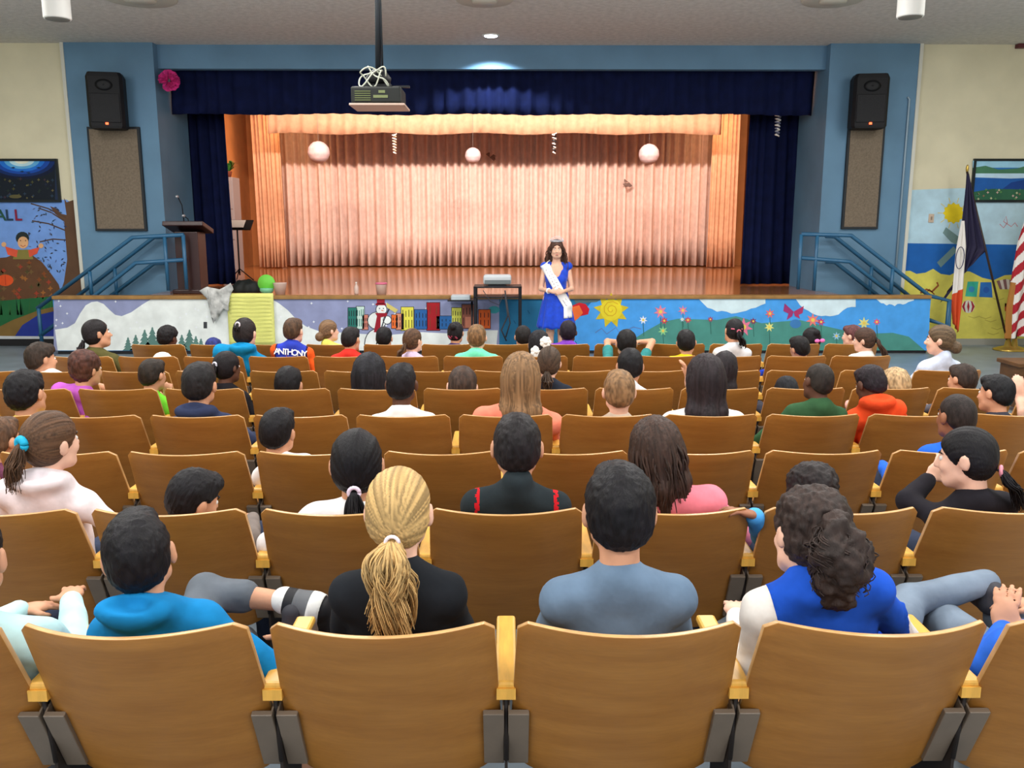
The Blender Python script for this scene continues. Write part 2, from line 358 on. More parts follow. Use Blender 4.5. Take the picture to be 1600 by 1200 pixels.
curtain('stage_curtain', px(255, 250, BY), px(352, 200, BY), SZ+.02, at(300, 170, BY).z, BY, navy, 'dark navy curtain drawn to the left side of the stage', seed=2, pleat=.2, amp=.08, x0b=px(262, 440, BY), x1b=px(369, 440, BY))
curtain('stage_curtain', px(1172, 200, BY), px(1285, 200, BY), SZ+.02, at(1200, 170, BY).z, BY, navy, 'dark navy curtain drawn to the right side of the stage', seed=3, pleat=.2, amp=.08, x0b=px(1158, 440, BY), x1b=px(1285, 440, BY))
curtain('stage_valance', PLx1+.02, PRx0-.02, at(800, 179, 13.98).z, CEIL-.02, 13.98, navy, 'navy blue pleated valance across the top of the stage opening', 'valance', pleat=.34, amp=.06, seed=7, zvar=.01)
peach = M('peach_curtain', (208, 176, 162), .75, .05, 8, .2)
gold = M('peach_gold_curtain', (208, 156, 122), .75, .05, 8, .2)
PY = 19.4
curtain('stage_valance', px(418, 195, PY), px(1128, 195, PY), at(800, 209, PY).z, CEIL+.95, PY, gold, 'short peach inner valance hanging above the back curtain', 'valance', pleat=.42, amp=.05, seed=9, zvar=.02)
BKY = 21.2
curtain('stage_curtain', px(436, 300, BKY), px(1140, 300, BKY), SZ+.03, CEIL+.9, BKY, peach, 'wide peach pleated curtain closing the back of the stage', pleat=.27, amp=.15, seed=11)
LY = 20.5
curtain('stage_curtain', px(396, 300, LY), px(440, 300, LY), SZ+.03, CEIL+.9, LY, gold, 'narrow orange side curtain at the left end of the back curtain', pleat=.15, amp=.06, seed=12, x0b=px(406, 418, LY), x1b=px(448, 418, LY))
curtain('stage_curtain', px(1112, 300, LY), px(1150, 300, LY), SZ+.03, CEIL+.9, LY, gold, 'narrow orange side curtain at the right end of the back curtain', pleat=.15, amp=.06, seed=13, x0b=px(1104, 418, LY), x1b=px(1146, 418, LY))
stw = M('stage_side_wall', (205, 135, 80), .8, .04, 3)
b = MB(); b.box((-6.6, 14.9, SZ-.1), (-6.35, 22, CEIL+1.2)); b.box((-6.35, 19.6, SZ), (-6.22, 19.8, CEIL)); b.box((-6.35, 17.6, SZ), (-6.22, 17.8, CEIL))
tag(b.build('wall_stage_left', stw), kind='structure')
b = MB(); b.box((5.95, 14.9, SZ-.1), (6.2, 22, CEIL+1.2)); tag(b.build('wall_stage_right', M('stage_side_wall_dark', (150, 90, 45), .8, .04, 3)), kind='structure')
b = MB(); b.box((-6.6, 22, SZ-.1), (6.6, 22.2, CEIL+1.2)); tag(b.build('wall_back', stw), kind='structure')
b = MB(); b.box((-6.6, 14.9, CEIL+1.0), (6.6, 22.2, CEIL+1.2)); tag(b.build('ceiling', M('stage_ceiling', (60, 55, 55), .9)), kind='structure')
b = MB(); b.box((-6.6, 14.7, CEIL+.0), (6.6, 14.9, CEIL+1.2)); tag(b.build('trim_3', blue), kind='structure')

# ------------------------------------------------------------------ railings
railm = M('teal_blue_rail', (38, 92, 128), .4, spec=.5)
def rail(paths, posts, Yf, root):
    for p in paths:
        b = MB(); b.tube([at(x, y, Yf)-root.location for x, y in p], .03, 8); b.build('rail', railm, root)
    for x, y0, y1 in posts:
        b = MB(); a = at(x, y0, Yf); c = at(x, y1, Yf); c.x = a.x; b.tube([a-root.location, c-root.location], .028, 8); b.build('post', railm, root)
r = empty('handrail', at(285, 452, 12.85), 'blue tube handrail on the near side of the left stage steps', 'handrail')
rail([[(287, 367), (207, 371), (58, 482)], [(287, 406), (212, 411), (150, 460), (62, 525)]], [(286, 367, 452), (257, 369, 454), (140, 424, 463), (60, 480, 538)], 12.85, r)
r = empty('handrail', at(240, 452, 13.35), 'blue tube handrail on the wall side of the left stage steps', 'handrail')
rail([[(260, 370), (240, 371), (105, 475)], [(260, 411), (240, 412), (150, 480)]], [(179, 418, 470)], 13.3, r)
r = empty('handrail', at(1252, 452, 12.85), 'blue tube handrail on the near side of the right stage steps', 'handrail')
rail([[(1252, 366), (1330, 368), (1452, 462), (1484, 470), (1483, 510), (1452, 500)], [(1252, 403), (1328, 409), (1412, 474)]], [(1252, 366, 452), (1277, 366, 454), (1395, 420, 463), (1483, 470, 535)], 12.85, r)
r = empty('handrail', at(1305, 452, 13.35), 'blue tube handrail on the wall side of the right stage steps', 'handrail')
rail([[(1290, 369), (1305, 370), (1440, 478)], [(1290, 409), (1305, 410), (1395, 480)]], [(1362, 416, 470)], 13.3, r)

# ------------------------------------------------------------------ wall murals
S = []; r2 = random.Random(3)
S.append((0, (112, 152, 218), [(-120, 318), (104, 312), (114, 318), (131, 532), (-120, 532)]))
S.append((1, (92, 66, 48), [(100, 309), (104, 316), (116, 312), (120, 360), (131, 462), (131, 475), (90, 470), (100, 440), (105, 405), (102, 370), (100, 345), (86, 334), (78, 322), (88, 326), (96, 334), (104, 336)]))
for bx in ((100, 345, 60, 325), (102, 360, 50, 345), (103, 375, 62, 378), (103, 340, 48, 318)): S.append((1.2, (80, 60, 50), stroke([(bx[0], bx[1]), ((bx[0]+bx[2])/2, (bx[1]+bx[3])/2-3), (bx[2], bx[3])], 2)))
for i in range(70):
    x = r2.uniform(44, 102); y = r2.uniform(322, 425); a = r2.uniform(0, 3)
    S.append((1.6+i % 3*.2, r2.choice([(40, 55, 95), (50, 80, 110), (90, 110, 160), (60, 60, 70)]), [(x+3*math.cos(a), y+3*math.sin(a)), (x+1.2*math.cos(a+1.6), y+1.2*math.sin(a+1.6)), (x-3*math.cos(a), y-3*math.sin(a)), (x-1.2*math.cos(a+1.6), y-1.2*math.sin(a+1.6))]))
S.append((2.4, (96, 64, 42), [(-120, 440), (-60, 412), (-20, 405), (10, 402), (28, 395), (48, 397), (66, 410), (80, 428), (92, 445), (96, 462), (96, 480), (-120, 490)]))
for i in range(60):
    x = r2.uniform(-100, 88); y = r2.uniform(max(400, 402+abs(x-35)*.55), 468); S.append((2.8+i % 2*.2, r2.choice([(130, 70, 35), (150, 95, 45), (80, 70, 40), (110, 85, 50), (150, 60, 40)]), star(x, y, 4.5, 2, 4)))
S.append((3.4, (215, 80, 35), circ(8, 438, 13, 16, 9))); S.append((3.6, (180, 60, 30), stroke([(8, 430), (9, 446)], 1.2))); S.append((3.4, (205, 80, 40), circ(-25, 445, 13, 16, 9)))
S.append((3, (30, 95, 55), [(-120, 480), (96, 462), (131, 470), (131, 505), (60, 520), (-120, 520)]))
for i in range(60):
    x = r2.uniform(-110, 112); S.append((3.2, r2.choice([(25, 70, 45), (45, 120, 60), (40, 95, 50)]), [(x-1.5, 492), (x+r2.uniform(-3, 3), r2.uniform(458, 475)), (x+1.5, 492)]))
S.append((4, (120, 95, 50), [(-20, 520), (20, 500), (60, 485), (90, 478), (131, 476), (131, 532), (-20, 532)])); S.append((4.3, (34, 52, 140), [(20, 530), (35, 508), (60, 492), (95, 484), (131, 482), (131, 526)]))
S.append((4.6, (190, 195, 200), [(-120, 524), (131, 526), (131, 533), (-120, 533)]))
sk = (215, 165, 120)
S += [(5, (35, 45, 45), circ(35, 372, 10.5, 14, 10)), (5.2, sk, circ(36, 379, 8.5, 14, 9.5)), (5.4, (60, 40, 30), circ(32, 376, 1, 6)), (5.4, (60, 40, 30), circ(40, 376, 1, 6)), (5.4, (160, 60, 50), stroke([(32, 383), (36, 385.5), (40, 383)], 1)),
      (5, (215, 85, 60), [(28, 391), (8, 385), (12, 398), (26, 402)]), (5, (215, 85, 60), [(44, 391), (62, 386), (58, 396), (46, 402)]), (5.2, sk, circ(6, 382, 4, 8)), (5.2, sk, circ(64, 384, 4, 8)), (4.8, (130, 120, 60), [(24, 390), (48, 390), (52, 405), (20, 405)])]
paint('wall_mural', WY, S, wfl, 'autumn mural with a tree, leaf pile, pumpkins and a child raising both arms')
for ch, x, col in (('F', -13, (60, 90, 40)), ('A', 1, (35, 80, 70)), ('L', 14, (35, 60, 85)), ('L', 28, (130, 30, 60))):
    p = at(x, 337, WY-.016); text('painted_letter', ch, .23, M('letter_%d_%d_%d' % col, col, .7), wfl, p, ext=.002)
S = []
S.append((0, (182, 214, 230), [(1418, 297), (1500, 294), (1720, 296), (1720, 390), (1411, 390)]))
S.append((1, (28, 98, 178), [(1412, 380), (1720, 384), (1720, 440), (1409, 440)]))
S.append((2, (216, 208, 96), [(1410, 424), (1422, 423), (1432, 428), (1446, 426), (1458, 420), (1470, 428), (1484, 430), (1496, 424), (1515, 424), (1535, 434), (1552, 438), (1570, 430), (1720, 420), (1720, 541), (1400, 541)]))
S += [(2, (225, 200, 40), star(1490, 333, 17, 14, 12)), (2.3, (230, 205, 35), circ(1490, 333, 14, 18))]
for i in range(10):
    a = i*.63; S.append((1.8, (220, 200, 110), stroke([(1490+17*math.cos(a), 333+17*math.sin(a)), (1490+25*math.cos(a), 333+25*math.sin(a))], 1)))
S += [(3, (120, 150, 150), [(1478, 355), (1498, 370), (1494, 382), (1486, 378), (1473, 364)]), (3, (115, 148, 150), [(1464, 410), (1490, 385), (1496, 392), (1470, 418)])]
S += [(3, (150, 80, 40), stroke([(1438, 458), (1448, 452), (1456, 456), (1466, 446), (1464, 441)], 3)), (3, (150, 80, 40), stroke([(1444, 462), (1452, 452), (1460, 460)], 2))]
S += [(3, (60, 175, 150), [(1512, 440), (1529, 440), (1526, 464), (1508, 463)]), (3, (45, 110, 185), [(1532, 441), (1549, 441), (1551, 465), (1530, 464)]), (3.3, (60, 140, 190), circ(1518, 452, 5, 8)), (3.3, (40, 90, 170), circ(1541, 453, 5, 8))]
S += [(3.2, (215, 215, 205), circ(1513, 479, 10, 18)), (3.4, (160, 35, 50), [(1513, 469), (1507, 471), (1503, 479), (1507, 487), (1509, 488), (1507, 479), (1509, 471)]), (3.4, (160, 35, 50), [(1513, 469), (1511, 479), (1513, 489), (1515, 479)]), (3.4, (160, 35, 50), [(1513, 469), (1519, 471), (1523, 479), (1519, 487), (1517, 488), (1519, 479), (1517, 471)])]
for i in range(7): S.append((3.2+(i % 2)*.2, (225, 215, 205) if i % 2 else (140, 100, 100), [(1557+i*5, 436+abs(i-3)), (1562+i*5, 436+abs(i-2)), (1566+i*4, 452), (1562+i*4, 452)]))
S.append((3, (120, 95, 70), stroke([(1577, 440), (1583, 530)], 1.6)))
S += [(3, (185, 50, 45), rect(1570, 474, 1581, 479)), (3, (185, 50, 45), rect(1570, 474, 1573, 486))]
for x, y in ((1560, 466), (1548, 500), (1558, 512), (1540, 495), (1575, 500), (1552, 520), (1522, 494)): S.append((2.6, (188, 176, 80), stroke([(x-9, y), (x, y+3), (x+9, y)], 1.3)))
S.append((2, (200, 130, 140), stroke([(1562, 350), (1568, 356), (1574, 348), (1572, 338), (1568, 346), (1580, 354), (1586, 348), (1590, 354)], 1.2)))
paint('wall_mural', WY, S, wfr, 'beach mural with sun, blue sea, yellow sand, towels and a striped ball')

# ------------------------------------------------------------------ pictures, speakers, panels, fixtures
def picture(x0, y0, x1, y1, shapes, label):
    a = at(x0, y1, WY-.03); c = at(x1, y0, WY-.03); ctr = (a+c)/2; r = empty('framed_picture', ctr, label, 'picture')
    fm = M('dark_picture_frame', (22, 30, 34), .4); b = MB(); t = .035
    for p, q in (((a.x, a.z), (c.x, a.z+t)), ((a.x, c.z-t), (c.x, c.z)), ((a.x, a.z+t), (a.x+t, c.z-t)), ((c.x-t, a.z+t), (c.x, c.z-t))):
        b.box(Vector((p[0], WY-.04, p[1]))-ctr, Vector((q[0], WY, q[1]))-ctr)
    b.build('picture_frame', fm, r)
    b = MB(); b.box(Vector((a.x+t, WY-.022, a.z+t))-ctr, Vector((c.x-t, WY-.001, c.z-t))-ctr); b.build('backing', M('picture_back', (20, 40, 70), .5), r)
    paint('painting', WY-.022, shapes, r, None, ctr)
S = []
cols = [(6, 20, 50), (10, 40, 95), (20, 70, 160), (30, 110, 205), (90, 165, 215), (180, 215, 225), (225, 225, 205)]
def clipx(p, x0, x1, y0, y1): return [(min(max(x, x0), x1), min(max(y, y0), y1)) for x, y in p]
S.append((0, (14, 24, 36), rect(-58, 251, 86, 313)))
for i, cc in enumerate(cols): S.append((1+i*.3, cc, clipx(circ(34, 250, 60-i*8, 28, 30-i*4), -58, 86, 251, 313)))
for i in range(50):
    x = r2.uniform(-50, 84); y = r2.uniform(278, 310); S.append((3.4+i % 3*.2, r2.choice([(30, 45, 40), (70, 70, 40), (40, 60, 80), (60, 45, 55), (25, 35, 60), (95, 90, 60)]), star(x, y, r2.uniform(1.5, 3.4), 1.2, 4)))
for x, y in ((20, 262), (44, 270), (60, 262), (34, 268)): S.append((4, (20, 50, 90), [(x-4, y), (x+1, y-1.5), (x+4, y), (x+1, y+1.5)]))
S.append((4, (90, 85, 55), circ(24, 307, 10, 10, 3)))
picture(-62, 248, 89, 316, S, 'framed underwater reef poster with a glowing blue surface, on the left wall')
S = [(0, (40, 110, 180), rect(1520, 251, 1656, 313)), (1, (150, 200, 225), rect(1520, 251, 1656, 262)), (1.2, (70, 120, 90), [(1520, 262), (1540, 259), (1560, 265), (1590, 263), (1610, 257), (1656, 260), (1656, 270), (1520, 272)]),
     (1.4, (185, 215, 235), [(1520, 271), (1656, 271), (1656, 276), (1580, 279), (1520, 277)]), (1.2, (30, 90, 165), rect(1520, 278, 1656, 300)), (1.6, (20, 60, 130), [(1560, 300), (1580, 285), (1605, 280), (1640, 290), (1656, 300)]), (2, (45, 95, 70), [(1520, 300), (1550, 295), (1656, 297), (1656, 313), (1520, 313)])]
for i in range(30):
    x = r2.uniform(1524, 1650); y = r2.uniform(296, 311); S.append((2.4+i % 3*.2, r2.choice([(90, 140, 80), (190, 190, 150), (140, 110, 90), (60, 120, 90), (200, 170, 160)]), star(x, y, 2.4, 1, 4)))
picture(1516, 248, 1660, 316, S, 'framed poster of a green shore above blue water, on the right wall')

spk = M('black_speaker_plastic', (16, 17, 21), .6, spec=.25); grill = M('speaker_grille', (20, 21, 25), .6, .2, 90, bump=.5)
def speaker(cx, cy, w_, h_, label, yawd):
    p = at(cx, cy, WY-.42); r = empty('wall_speaker', p, label, 'speaker', rz=math.radians(yawd))
    prof = [(-w_/2, .0), (-w_/2, .22), (-w_*.36, .36), (w_*.36, .36), (w_/2, .22), (w_/2, 0), (w_*.42, -.05), (-w_*.42, -.05)]
    vs_ = []; n = len(prof)
    for z, s in ((-h_/2, .92), (-h_/2+.03, 1), (h_/2-.06, 1), (h_/2, .88)): vs_ += [(x*s, y*s, z) for x, y in prof]
    fs = [(k*n+i, k*n+(i+1) % n, (k+1)*n+(i+1) % n, (k+1)*n+i) for k in range(3) for i in range(n)]+[tuple(range(n))[::-1], tuple(range(3*n, 4*n))]
    mesh('cabinet', vs_, fs, spk, r)
    b = MB(); b.box((-w_*.4, -.065, -h_*.40), (w_*.4, -.045, h_*.12), bev=.01); b.build('grille', grill, r)
    b = MB(); b.lathe([(.0, 0), (.09, 0), (.1, .012), (.06, .03), (.02, .035), (0, .036)], (0, 0, 0), 20)
    for v in b.v: v.x, v.y, v.z = v.x*1.2, -.05-v.z*.4, h_*.27+v.y*.8
    b.build('horn', M('speaker_horn', (18, 20, 24), .6), r)
    b = MB(); b.box((-.012, -.072, -h_*.44), (.028, -.06, -h_*.40), bev=.003); b.build('badge_light', M('red_led', (255, 90, 50), .5, emit=3), r)
    b = MB(); b.tube([(0, .3, 0), (0, .42, 0)], .03, 8); b.build('wall_bracket', spk, r)
speaker(165, 157, .5, .78, 'black loudspeaker high on the blue wall left of the stage', 12)
speaker(1360, 158, .5, .76, 'black loudspeaker high on the blue wall right of the stage', -8)
pan = M('brown_fabric_panel', (118, 106, 92), .95, .08, 40, .1); panf = M('panel_black_edge', (35, 40, 45), .6)
def panel(x0, y0, x1, y1, label, lean=0):
    a = at(x0, y1, WY-.11); c = at(x1, y0, WY-.11); m = (a+c)/2; r = empty('acoustic_panel', m, label, 'acoustic panel'); t = .035
    b = MB(); b.box((a.x-m.x, 0, a.z-m.z), (c.x-m.x, .05, c.z-m.z), bev=.004); b.build('panel_frame', panf, r)
    b = MB(); b.box((a.x-m.x+t, -.006, a.z-m.z+t), (c.x-m.x-t, .01, c.z-m.z-t)); b.build('fabric', pan, r)
panel(149, 198, 217, 361, 'tall brown fabric acoustic panel on the wall left of the stage')
panel(1315, 197, 1384, 358, 'tall brown fabric acoustic panel on the wall right of the stage')
# ceiling fixtures
white = M('white_enamel', (228, 228, 224), .4, spec=.4); vent_m = M('vent_metal', (190, 186, 172), .5)
for x, y, nm in ((90, 30, 'left'), (1422, 27, 'right')):
    p = at(x, y, 9.2); r = empty('ceiling_downlight', (p.x, 9.2, CEIL), 'white cylinder downlight hanging from the ceiling on the %s' % nm, 'ceiling light', 'cylinder downlights')
    b = MB(); b.lathe([(.125, p.z-CEIL), (.13, p.z-CEIL+.01), (.13, -.02), (.135, 0)], n=28); b.build('housing', white, r)
    b = MB(); b.lathe([(.11, p.z-CEIL-.006), (.115, p.z-CEIL+.0)], n=24); b.build('baffle', M('baffle_dark', (120, 118, 110), .6), r)
for x, y, rr, nm in ((218, -5, .42, 'left'), (1302, -3, .36, 'right'), (757, -3, .34, 'middle')):
    rx = ray(x, y); t = (CEIL-CZ)/rx.z; p = Vector((rx.x*t, rx.y*t, CEIL))
    r = empty('ceiling_vent', p, 'round ceiling vent, the %s one of three along the top edge' % nm, 'vent', 'ceiling vents')
    b = MB(); b.lathe([(rr*.5, -.03), (rr*.95, -.035), (rr, -.02), (rr, 0)], n=32); b.build('outer_ring', vent_m, r)
    b = MB(); b.lathe([(0.01, -.06), (rr*.42, -.055), (rr*.45, -.03), (rr*.3, 0)], n=28); b.build('diffuser', vent_m, r)
rx = ray(767, 55); t = (CEIL-CZ)/rx.z; p = Vector((rx.x*t, rx.y*t, CEIL))
r = empty('recessed_light', p, 'glowing round recessed light in the ceiling before the stage', 'ceiling light')
b = MB(); b.lathe([(.095, -.012), (.125, -.015), (.13, 0)], n=28); b.build('trim_ring', white, r)
b = MB(); b.lathe([(.005, -.02), (.09, -.018), (.095, -.005)], n=28); b.build('lens', M('lamp_lens', (235, 245, 255), .5, emit=9), r)
l = bpy.data.lights.new('recessed_lamp', 'SPOT'); l.energy = 190; l.spot_size = math.radians(134); l.spot_blend = .3; l.color = (.8, .92, 1); l.shadow_soft_size = .05
lo = link(bpy.data.objects.new('recessed_lamp', l)); lo.location = (p.x, p.y+.22, CEIL-.03); lo.rotation_euler = (0, 0, 0)

# projector on its pole
PJ = 7.0
p = at(592, 150, PJ); r = empty('ceiling_projector', p, 'dark ceiling projector with looped white cable hanging from a black pole', 'projector')
dk = M('dark_projector', (24, 28, 26), .5, .1, 8); 
b = MB(); b.box((-.19, -.16, -.075), (.19, .17, .05), bev=.015); b.build('projector_body', dk, r)
b = MB(); b.box((-.2, -.2, -.095), (.22, .17, -.078), bev=.004); b.build('bottom_plate', M('projector_plate', (190, 165, 150), .35, spec=.5), r)
b = MB(); b.lathe([(.0, 0), (.045, 0), (.05, .02), (.05, .06)], n=20)
for v in b.v: v.y, v.z = .17+v.z, v.y-.01
for v in b.v: v.x += .1
b.build('lens', M('lens_glass', (15, 18, 25), .1, spec=.8), r)
b = MB()
for k in range(5): b.box((-.16, -.164, -.055+k*.016), (-.04, -.158, -.048+k*.016))
b.build('vent_grille', M('grille_green', (90, 100, 60), .5), r)
b = MB(); b.box((.02, -.163, .0), (.07, -.158, .02)); b.box((-.02, -.163, -.035), (.09, -.158, -.015)); b.build('port_panel', M('port_olive', (110, 120, 80), .5), r)
b = MB(); b.box((-.1, -.06, .05), (.1, .1, .09), bev=.01); b.lathe([(.09, .09), (.1, .13), (.07, .17), (.03, .2)], n=20); b.box((.1, -.02, .06), (.24, .02, .075)); b.build('mount', M('mount_black', (22, 24, 28), .5), r)
b = MB(); b.tube([(0, 0, .18), (.01, 0, .7), (-.015, 0, CEIL-p.z)], .022, 10); b.tube([(.035, -.01, .18), (.03, 0, .7), (.02, 0, CEIL-p.z)], .009, 6); b.build('pole', M('pole_black', (30, 36, 42), .5), r)
b = MB(); cb = [(-.1+.1*math.cos(t*1.0)*(.9+.3*math.sin(t*.7))+.08, -.1-.02*math.sin(t*2), .13+.06*math.sin(t*1.37)+.02*math.sin(t*3)) for t in np.linspace(0, 15, 90)]
b.tube(cb, .006, 6); b.build('cable', M('white_cable', (190, 195, 180), .5), r)

# hanging paper balls and spirals
ballm = M('paper_lantern_pink', (190, 162, 160), .8, .06, 9, bump=.3)
for x, y, rr, Y, nm in ((498, 238, 16.5, 18.6, 'left'), (739, 243, 12, 18.9, 'middle'), (1014, 241, 15.5, 18.6, 'right')):
    p = at(x, y, Y); R = rr*Y*.99/FPX; r = empty('paper_lantern', p, 'pale pink paper ball hanging before the back curtain, the %s one' % nm, 'paper lantern', 'hanging paper balls')
    bm = bmesh.new(); bmesh.ops.create_uvsphere(bm, u_segments=32, v_segments=24, radius=R)
    for v in bm.verts: v.co *= 1+.012*math.sin(v.co.z/R*38)
    b = MB(); b.bm(bm); b.build('paper_shade', ballm, r)
    b = MB(); b.tube([(0, 0, R), (0, 0, CEIL+1.0-p.z)], .003, 4); b.build('string', M('thin_string', (150, 140, 130), .8), r)
def spiral(x, y0, y1, Y, c1, c2, label, rr=.045):
    a = at(x, y0, Y); c = at(x, y1, Y); L = a.z-c.z; r = empty('hanging_spiral', a, label, 'hanging decoration')
    b = MB(); n = 90; pts = [(rr*math.cos(t*2*PI*7/n)*(1-.4*t/n), rr*math.sin(t*2*PI*7/n)*(1-.4*t/n), -L*t/n) for t in range(n+1)]
    for i in range(9):
        b.tube(pts[i*10:i*10+11], .012, 5, mi=i % 2)
    b.build('paper_spiral', [c1, c2], r)
    b = MB(); b.tube([(0, 0, 0), (0, 0, CEIL+(1.0 if a.y > 14.9 else 0)-a.z)], .002, 4); b.build('string', M('thin_string', (150, 140, 130), .8), r)
wp = M('white_paper', (235, 230, 222), .7); bp = M('black_paper', (30, 30, 34), .7)
spiral(616, 209, 240, 18.9, wp, M('cream_paper', (222, 190, 160), .7), 'cream paper spiral hanging below the inner valance, left of centre')
spiral(866, 208, 240, 18.9, wp, bp, 'black and white paper spiral hanging below the inner valance')
spiral(1216, 178, 213, 14.3, wp, M('silver_paper', (120, 125, 150), .5), 'white paper spiral hanging before the right navy curtain')
for x, y, Y in ((765, 246, 21.0), (983, 285, 21.0)):
    p = at(x, y, Y); b = MB(); rr = random.Random(x)
    for i in range(5):
        a = rr.uniform(0, 6.28); b.add([(0, 0, 0), (.16*math.cos(a), .01, .12*math.sin(a)), (.13*math.cos(a+.6), -.02, .1*math.sin(a+.6))], [(0, 1, 2)])
    o = b.build('paper_cutout', M('brown_paper_cutout', (105, 80, 72), .8), loc=p); s = o.modifiers.new('s', 'SOLIDIFY'); s.thickness = .004
    tag(o, 'small dark paper cutout on the back curtain %s' % ('beside the middle paper ball' if x < 800 else 'below left of the right paper ball'), 'decoration')
p = at(264, 126, WY-.03); b = MB(); rr = random.Random(4)
for i in range(70):
    d = Vector((rr.gauss(0, 1), rr.gauss(0, 1), rr.gauss(0, 1))).normalized(); u = d.orthogonal().normalized(); v = d.cross(u)
    a = .145; b.add([d*.03, d*a+u*.04, d*(a+.015), d*a-u*.04, d*a*.8+v*.03], [(0, 1, 2), (0, 2, 3), (0, 2, 4)])
tag(b.build('tissue_pompom', M('pink_tissue', (205, 50, 130), .8, .12, 30), loc=p), 'bright pink tissue pompom at the upper left corner of the stage opening', 'decoration')
# conduit on right pilaster, outlet on right wall
b = MB(); a = at(1421, 155, WY-.09); c = at(1407, 420, WY-.09); b.tube([a+Vector((-.03, 0, .03)), a, Vector((a.x, a.y, c.z))], .014, 6)
tag(b.build('conduit_pipe', M('conduit_blue_grey', (150, 172, 188), .5)), 'thin vertical conduit pipe along the right edge of the blue wall', 'pipe')
p = at(1455, 341, WY-.01); r = empty('light_switch', p, 'small beige switch plate on the beach mural left of its sun', 'switch')
b = MB(); b.box((-.04, -.008, -.065), (.04, .01, .065), bev=.004); b.build('switch_plate', M('switch_beige', (200, 180, 160), .5), r)
b = MB(); b.box((-.012, -.014, -.025), (.012, -.006, .025)); b.build('toggle', M('switch_grey', (150, 135, 120), .5), r)
b = MB(); p = at(1597, 71, WY-.1); b.box((-.05, 0, -.03), (.08, .1, .03), bev=.006)
tag(b.build('wall_alarm', M('alarm_maroon', (95, 45, 50), .5), loc=p), 'small dark red alarm box high on the right wall', 'alarm')

# ------------------------------------------------------------------ lectern, music stand, items on the stage
lw = M('mahogany', (46, 20, 20), .4, .15, 5, .5, stretch=(1, 1, .2))
p = at(300, 441, 13.14); p.z = SZ; r = empty('lectern', p, 'dark red wooden lectern with two microphones, left on the stage', 'lectern')
b = MB(); b.box((-.17, -.18, .06), (.2, .2, .98), bev=.01); b.build('pedestal', lw, r); r.scale = (.93, .9, .93)
b = MB(); b.box((-.24, -.24, 0), (.26, .26, .07), bev=.015); b.build('base', lw, r)
b = MB(); b.box((-.32, -.27, -.03), (.32, .27, .045), bev=.012, mat=Matrix.Translation((0, 0, 1.04)) @ Matrix.Rotation(math.radians(-14), 4, 'X')); b.build('reading_top', lw, r)
for sx, l_ in ((-.06, .42), (.02, .12)):
    b = MB(); b.tube([(sx, 0, 1.08), (sx-.01, -.02, 1.1+l_*.7), (sx-.05, -.06, 1.1+l_)], .008, 6); g = b.build('gooseneck', spk, r)
    b = MB(); b.ball((sx-.06, -.07, 1.11+l_), .025, sc=(1, 1.5, 1)); b.build('microphone', M('mic_silver', (180, 180, 185), .35, metal=.6), r)
p = at(375, 436, 16.0); p.z = SZ; r = empty('music_stand', p, 'black music stand holding a pale sheet near the left wing', 'music stand')
b = MB(); b.tube([(0, 0, .1), (0, 0, .95)], .014, 8); b.build('pole', spk, r)
b = MB(); 
for k in range(3):
    a = k*2.1; b.tube([(0, 0, .22), (.25*math.cos(a), .25*math.sin(a), .01)], .01, 6)
b.build('tripod_base', spk, r)
b = MB(); b.box((-.24, -.01, 0), (.24, .01, .3), bev=.004, mat=Matrix.Translation((0, 0, .92)) @ Matrix.Rotation(math.radians(-55), 4, 'X')); b.build('desk', spk, r)
p2 = p+Vector((-.02, -.02, .965)); b = MB(); b.box((-.16, -.005, 0), (.14, .003, .22), mat=Matrix.Rotation(math.radians(-55), 4, 'X')); tag(b.build('sheet_music', wp, loc=p2), 'white sheet lying on the music stand', 'paper')
p = at(370, 350, 19.0); p.z = SZ; r = empty('filing_cabinet', p, 'tall pale grey cabinet in the left wing of the stage', 'cabinet')
cg = M('cabinet_grey', (150, 140, 140), .5)
b = MB(); b.box((-.3, -.2, 0), (.02, .3, 2.0), bev=.01); b.build('cabinet_body', cg, r)
for k in range(3):
    b = MB(); b.box((-.28, -.215, .06+k*.64), (.0, -.19, .66+k*.64), bev=.006); d = b.build('drawer', cg, r)
    b = MB(); b.box((-.18, -.235, .5+k*.64), (-.1, -.212, .52+k*.64)); b.build('handle', spk, d)
p3 = Vector((p.x-.14, p.y, SZ+2.0)); r = empty('potted_plant', p3, 'small green plant on top of the grey cabinet in the left wing', 'plant')
b = MB(); b.lathe([(.07, 0), (.1, .12), (.1, .13), (.02, .125)], n=16); b.build('pot', M('terracotta', (120, 60, 40), .7), r)
b = MB(); rr = random.Random(2)
for i in range(60):
    a = rr.uniform(0, 6.28); l_ = rr.uniform(.1, .24); z = rr.uniform(.1, .3); d = Vector((math.cos(a), math.sin(a), 0)); u = Vector((-d.y, d.x, 0)); c = d*.04+Vector((0, 0, .12))
    b.add([c, c+d*l_*.5+u*.03+Vector((0, 0, z*.8)), c+d*l_+Vector((0, 0, z*.7)), c+d*l_*.5-u*.03+Vector((0, 0, z*.8))], [(0, 1, 2, 3)])
b.build('foliage', M('leaf_green', (50, 110, 40), .6, .2, 10), r)
def tub(x, y, Y, r0, r1, h, m, lid, label, cat, name='food_container'):
    p = at(x, y, Y); p.z = SZ; r = empty(name, p, label, cat)
    b = MB(); b.lathe([(r0, 0), (r1, h*.94), (r1*1.02, h)], n=20); b.build('tub', m, r)
    if lid: b = MB(); b.lathe([(r1*1.06, h*.97), (r1*1.06, h*1.1), (r1*.9, h*1.14)], n=20); b.build('lid', lid, r)
clear = M('clear_plastic', (205, 180, 170), .25, spec=.5)
p = at(417, 455, 12.9); p.z = SZ; r = empty('food_container', p, 'round container with a green lid standing on edge near the stage front', 'container')
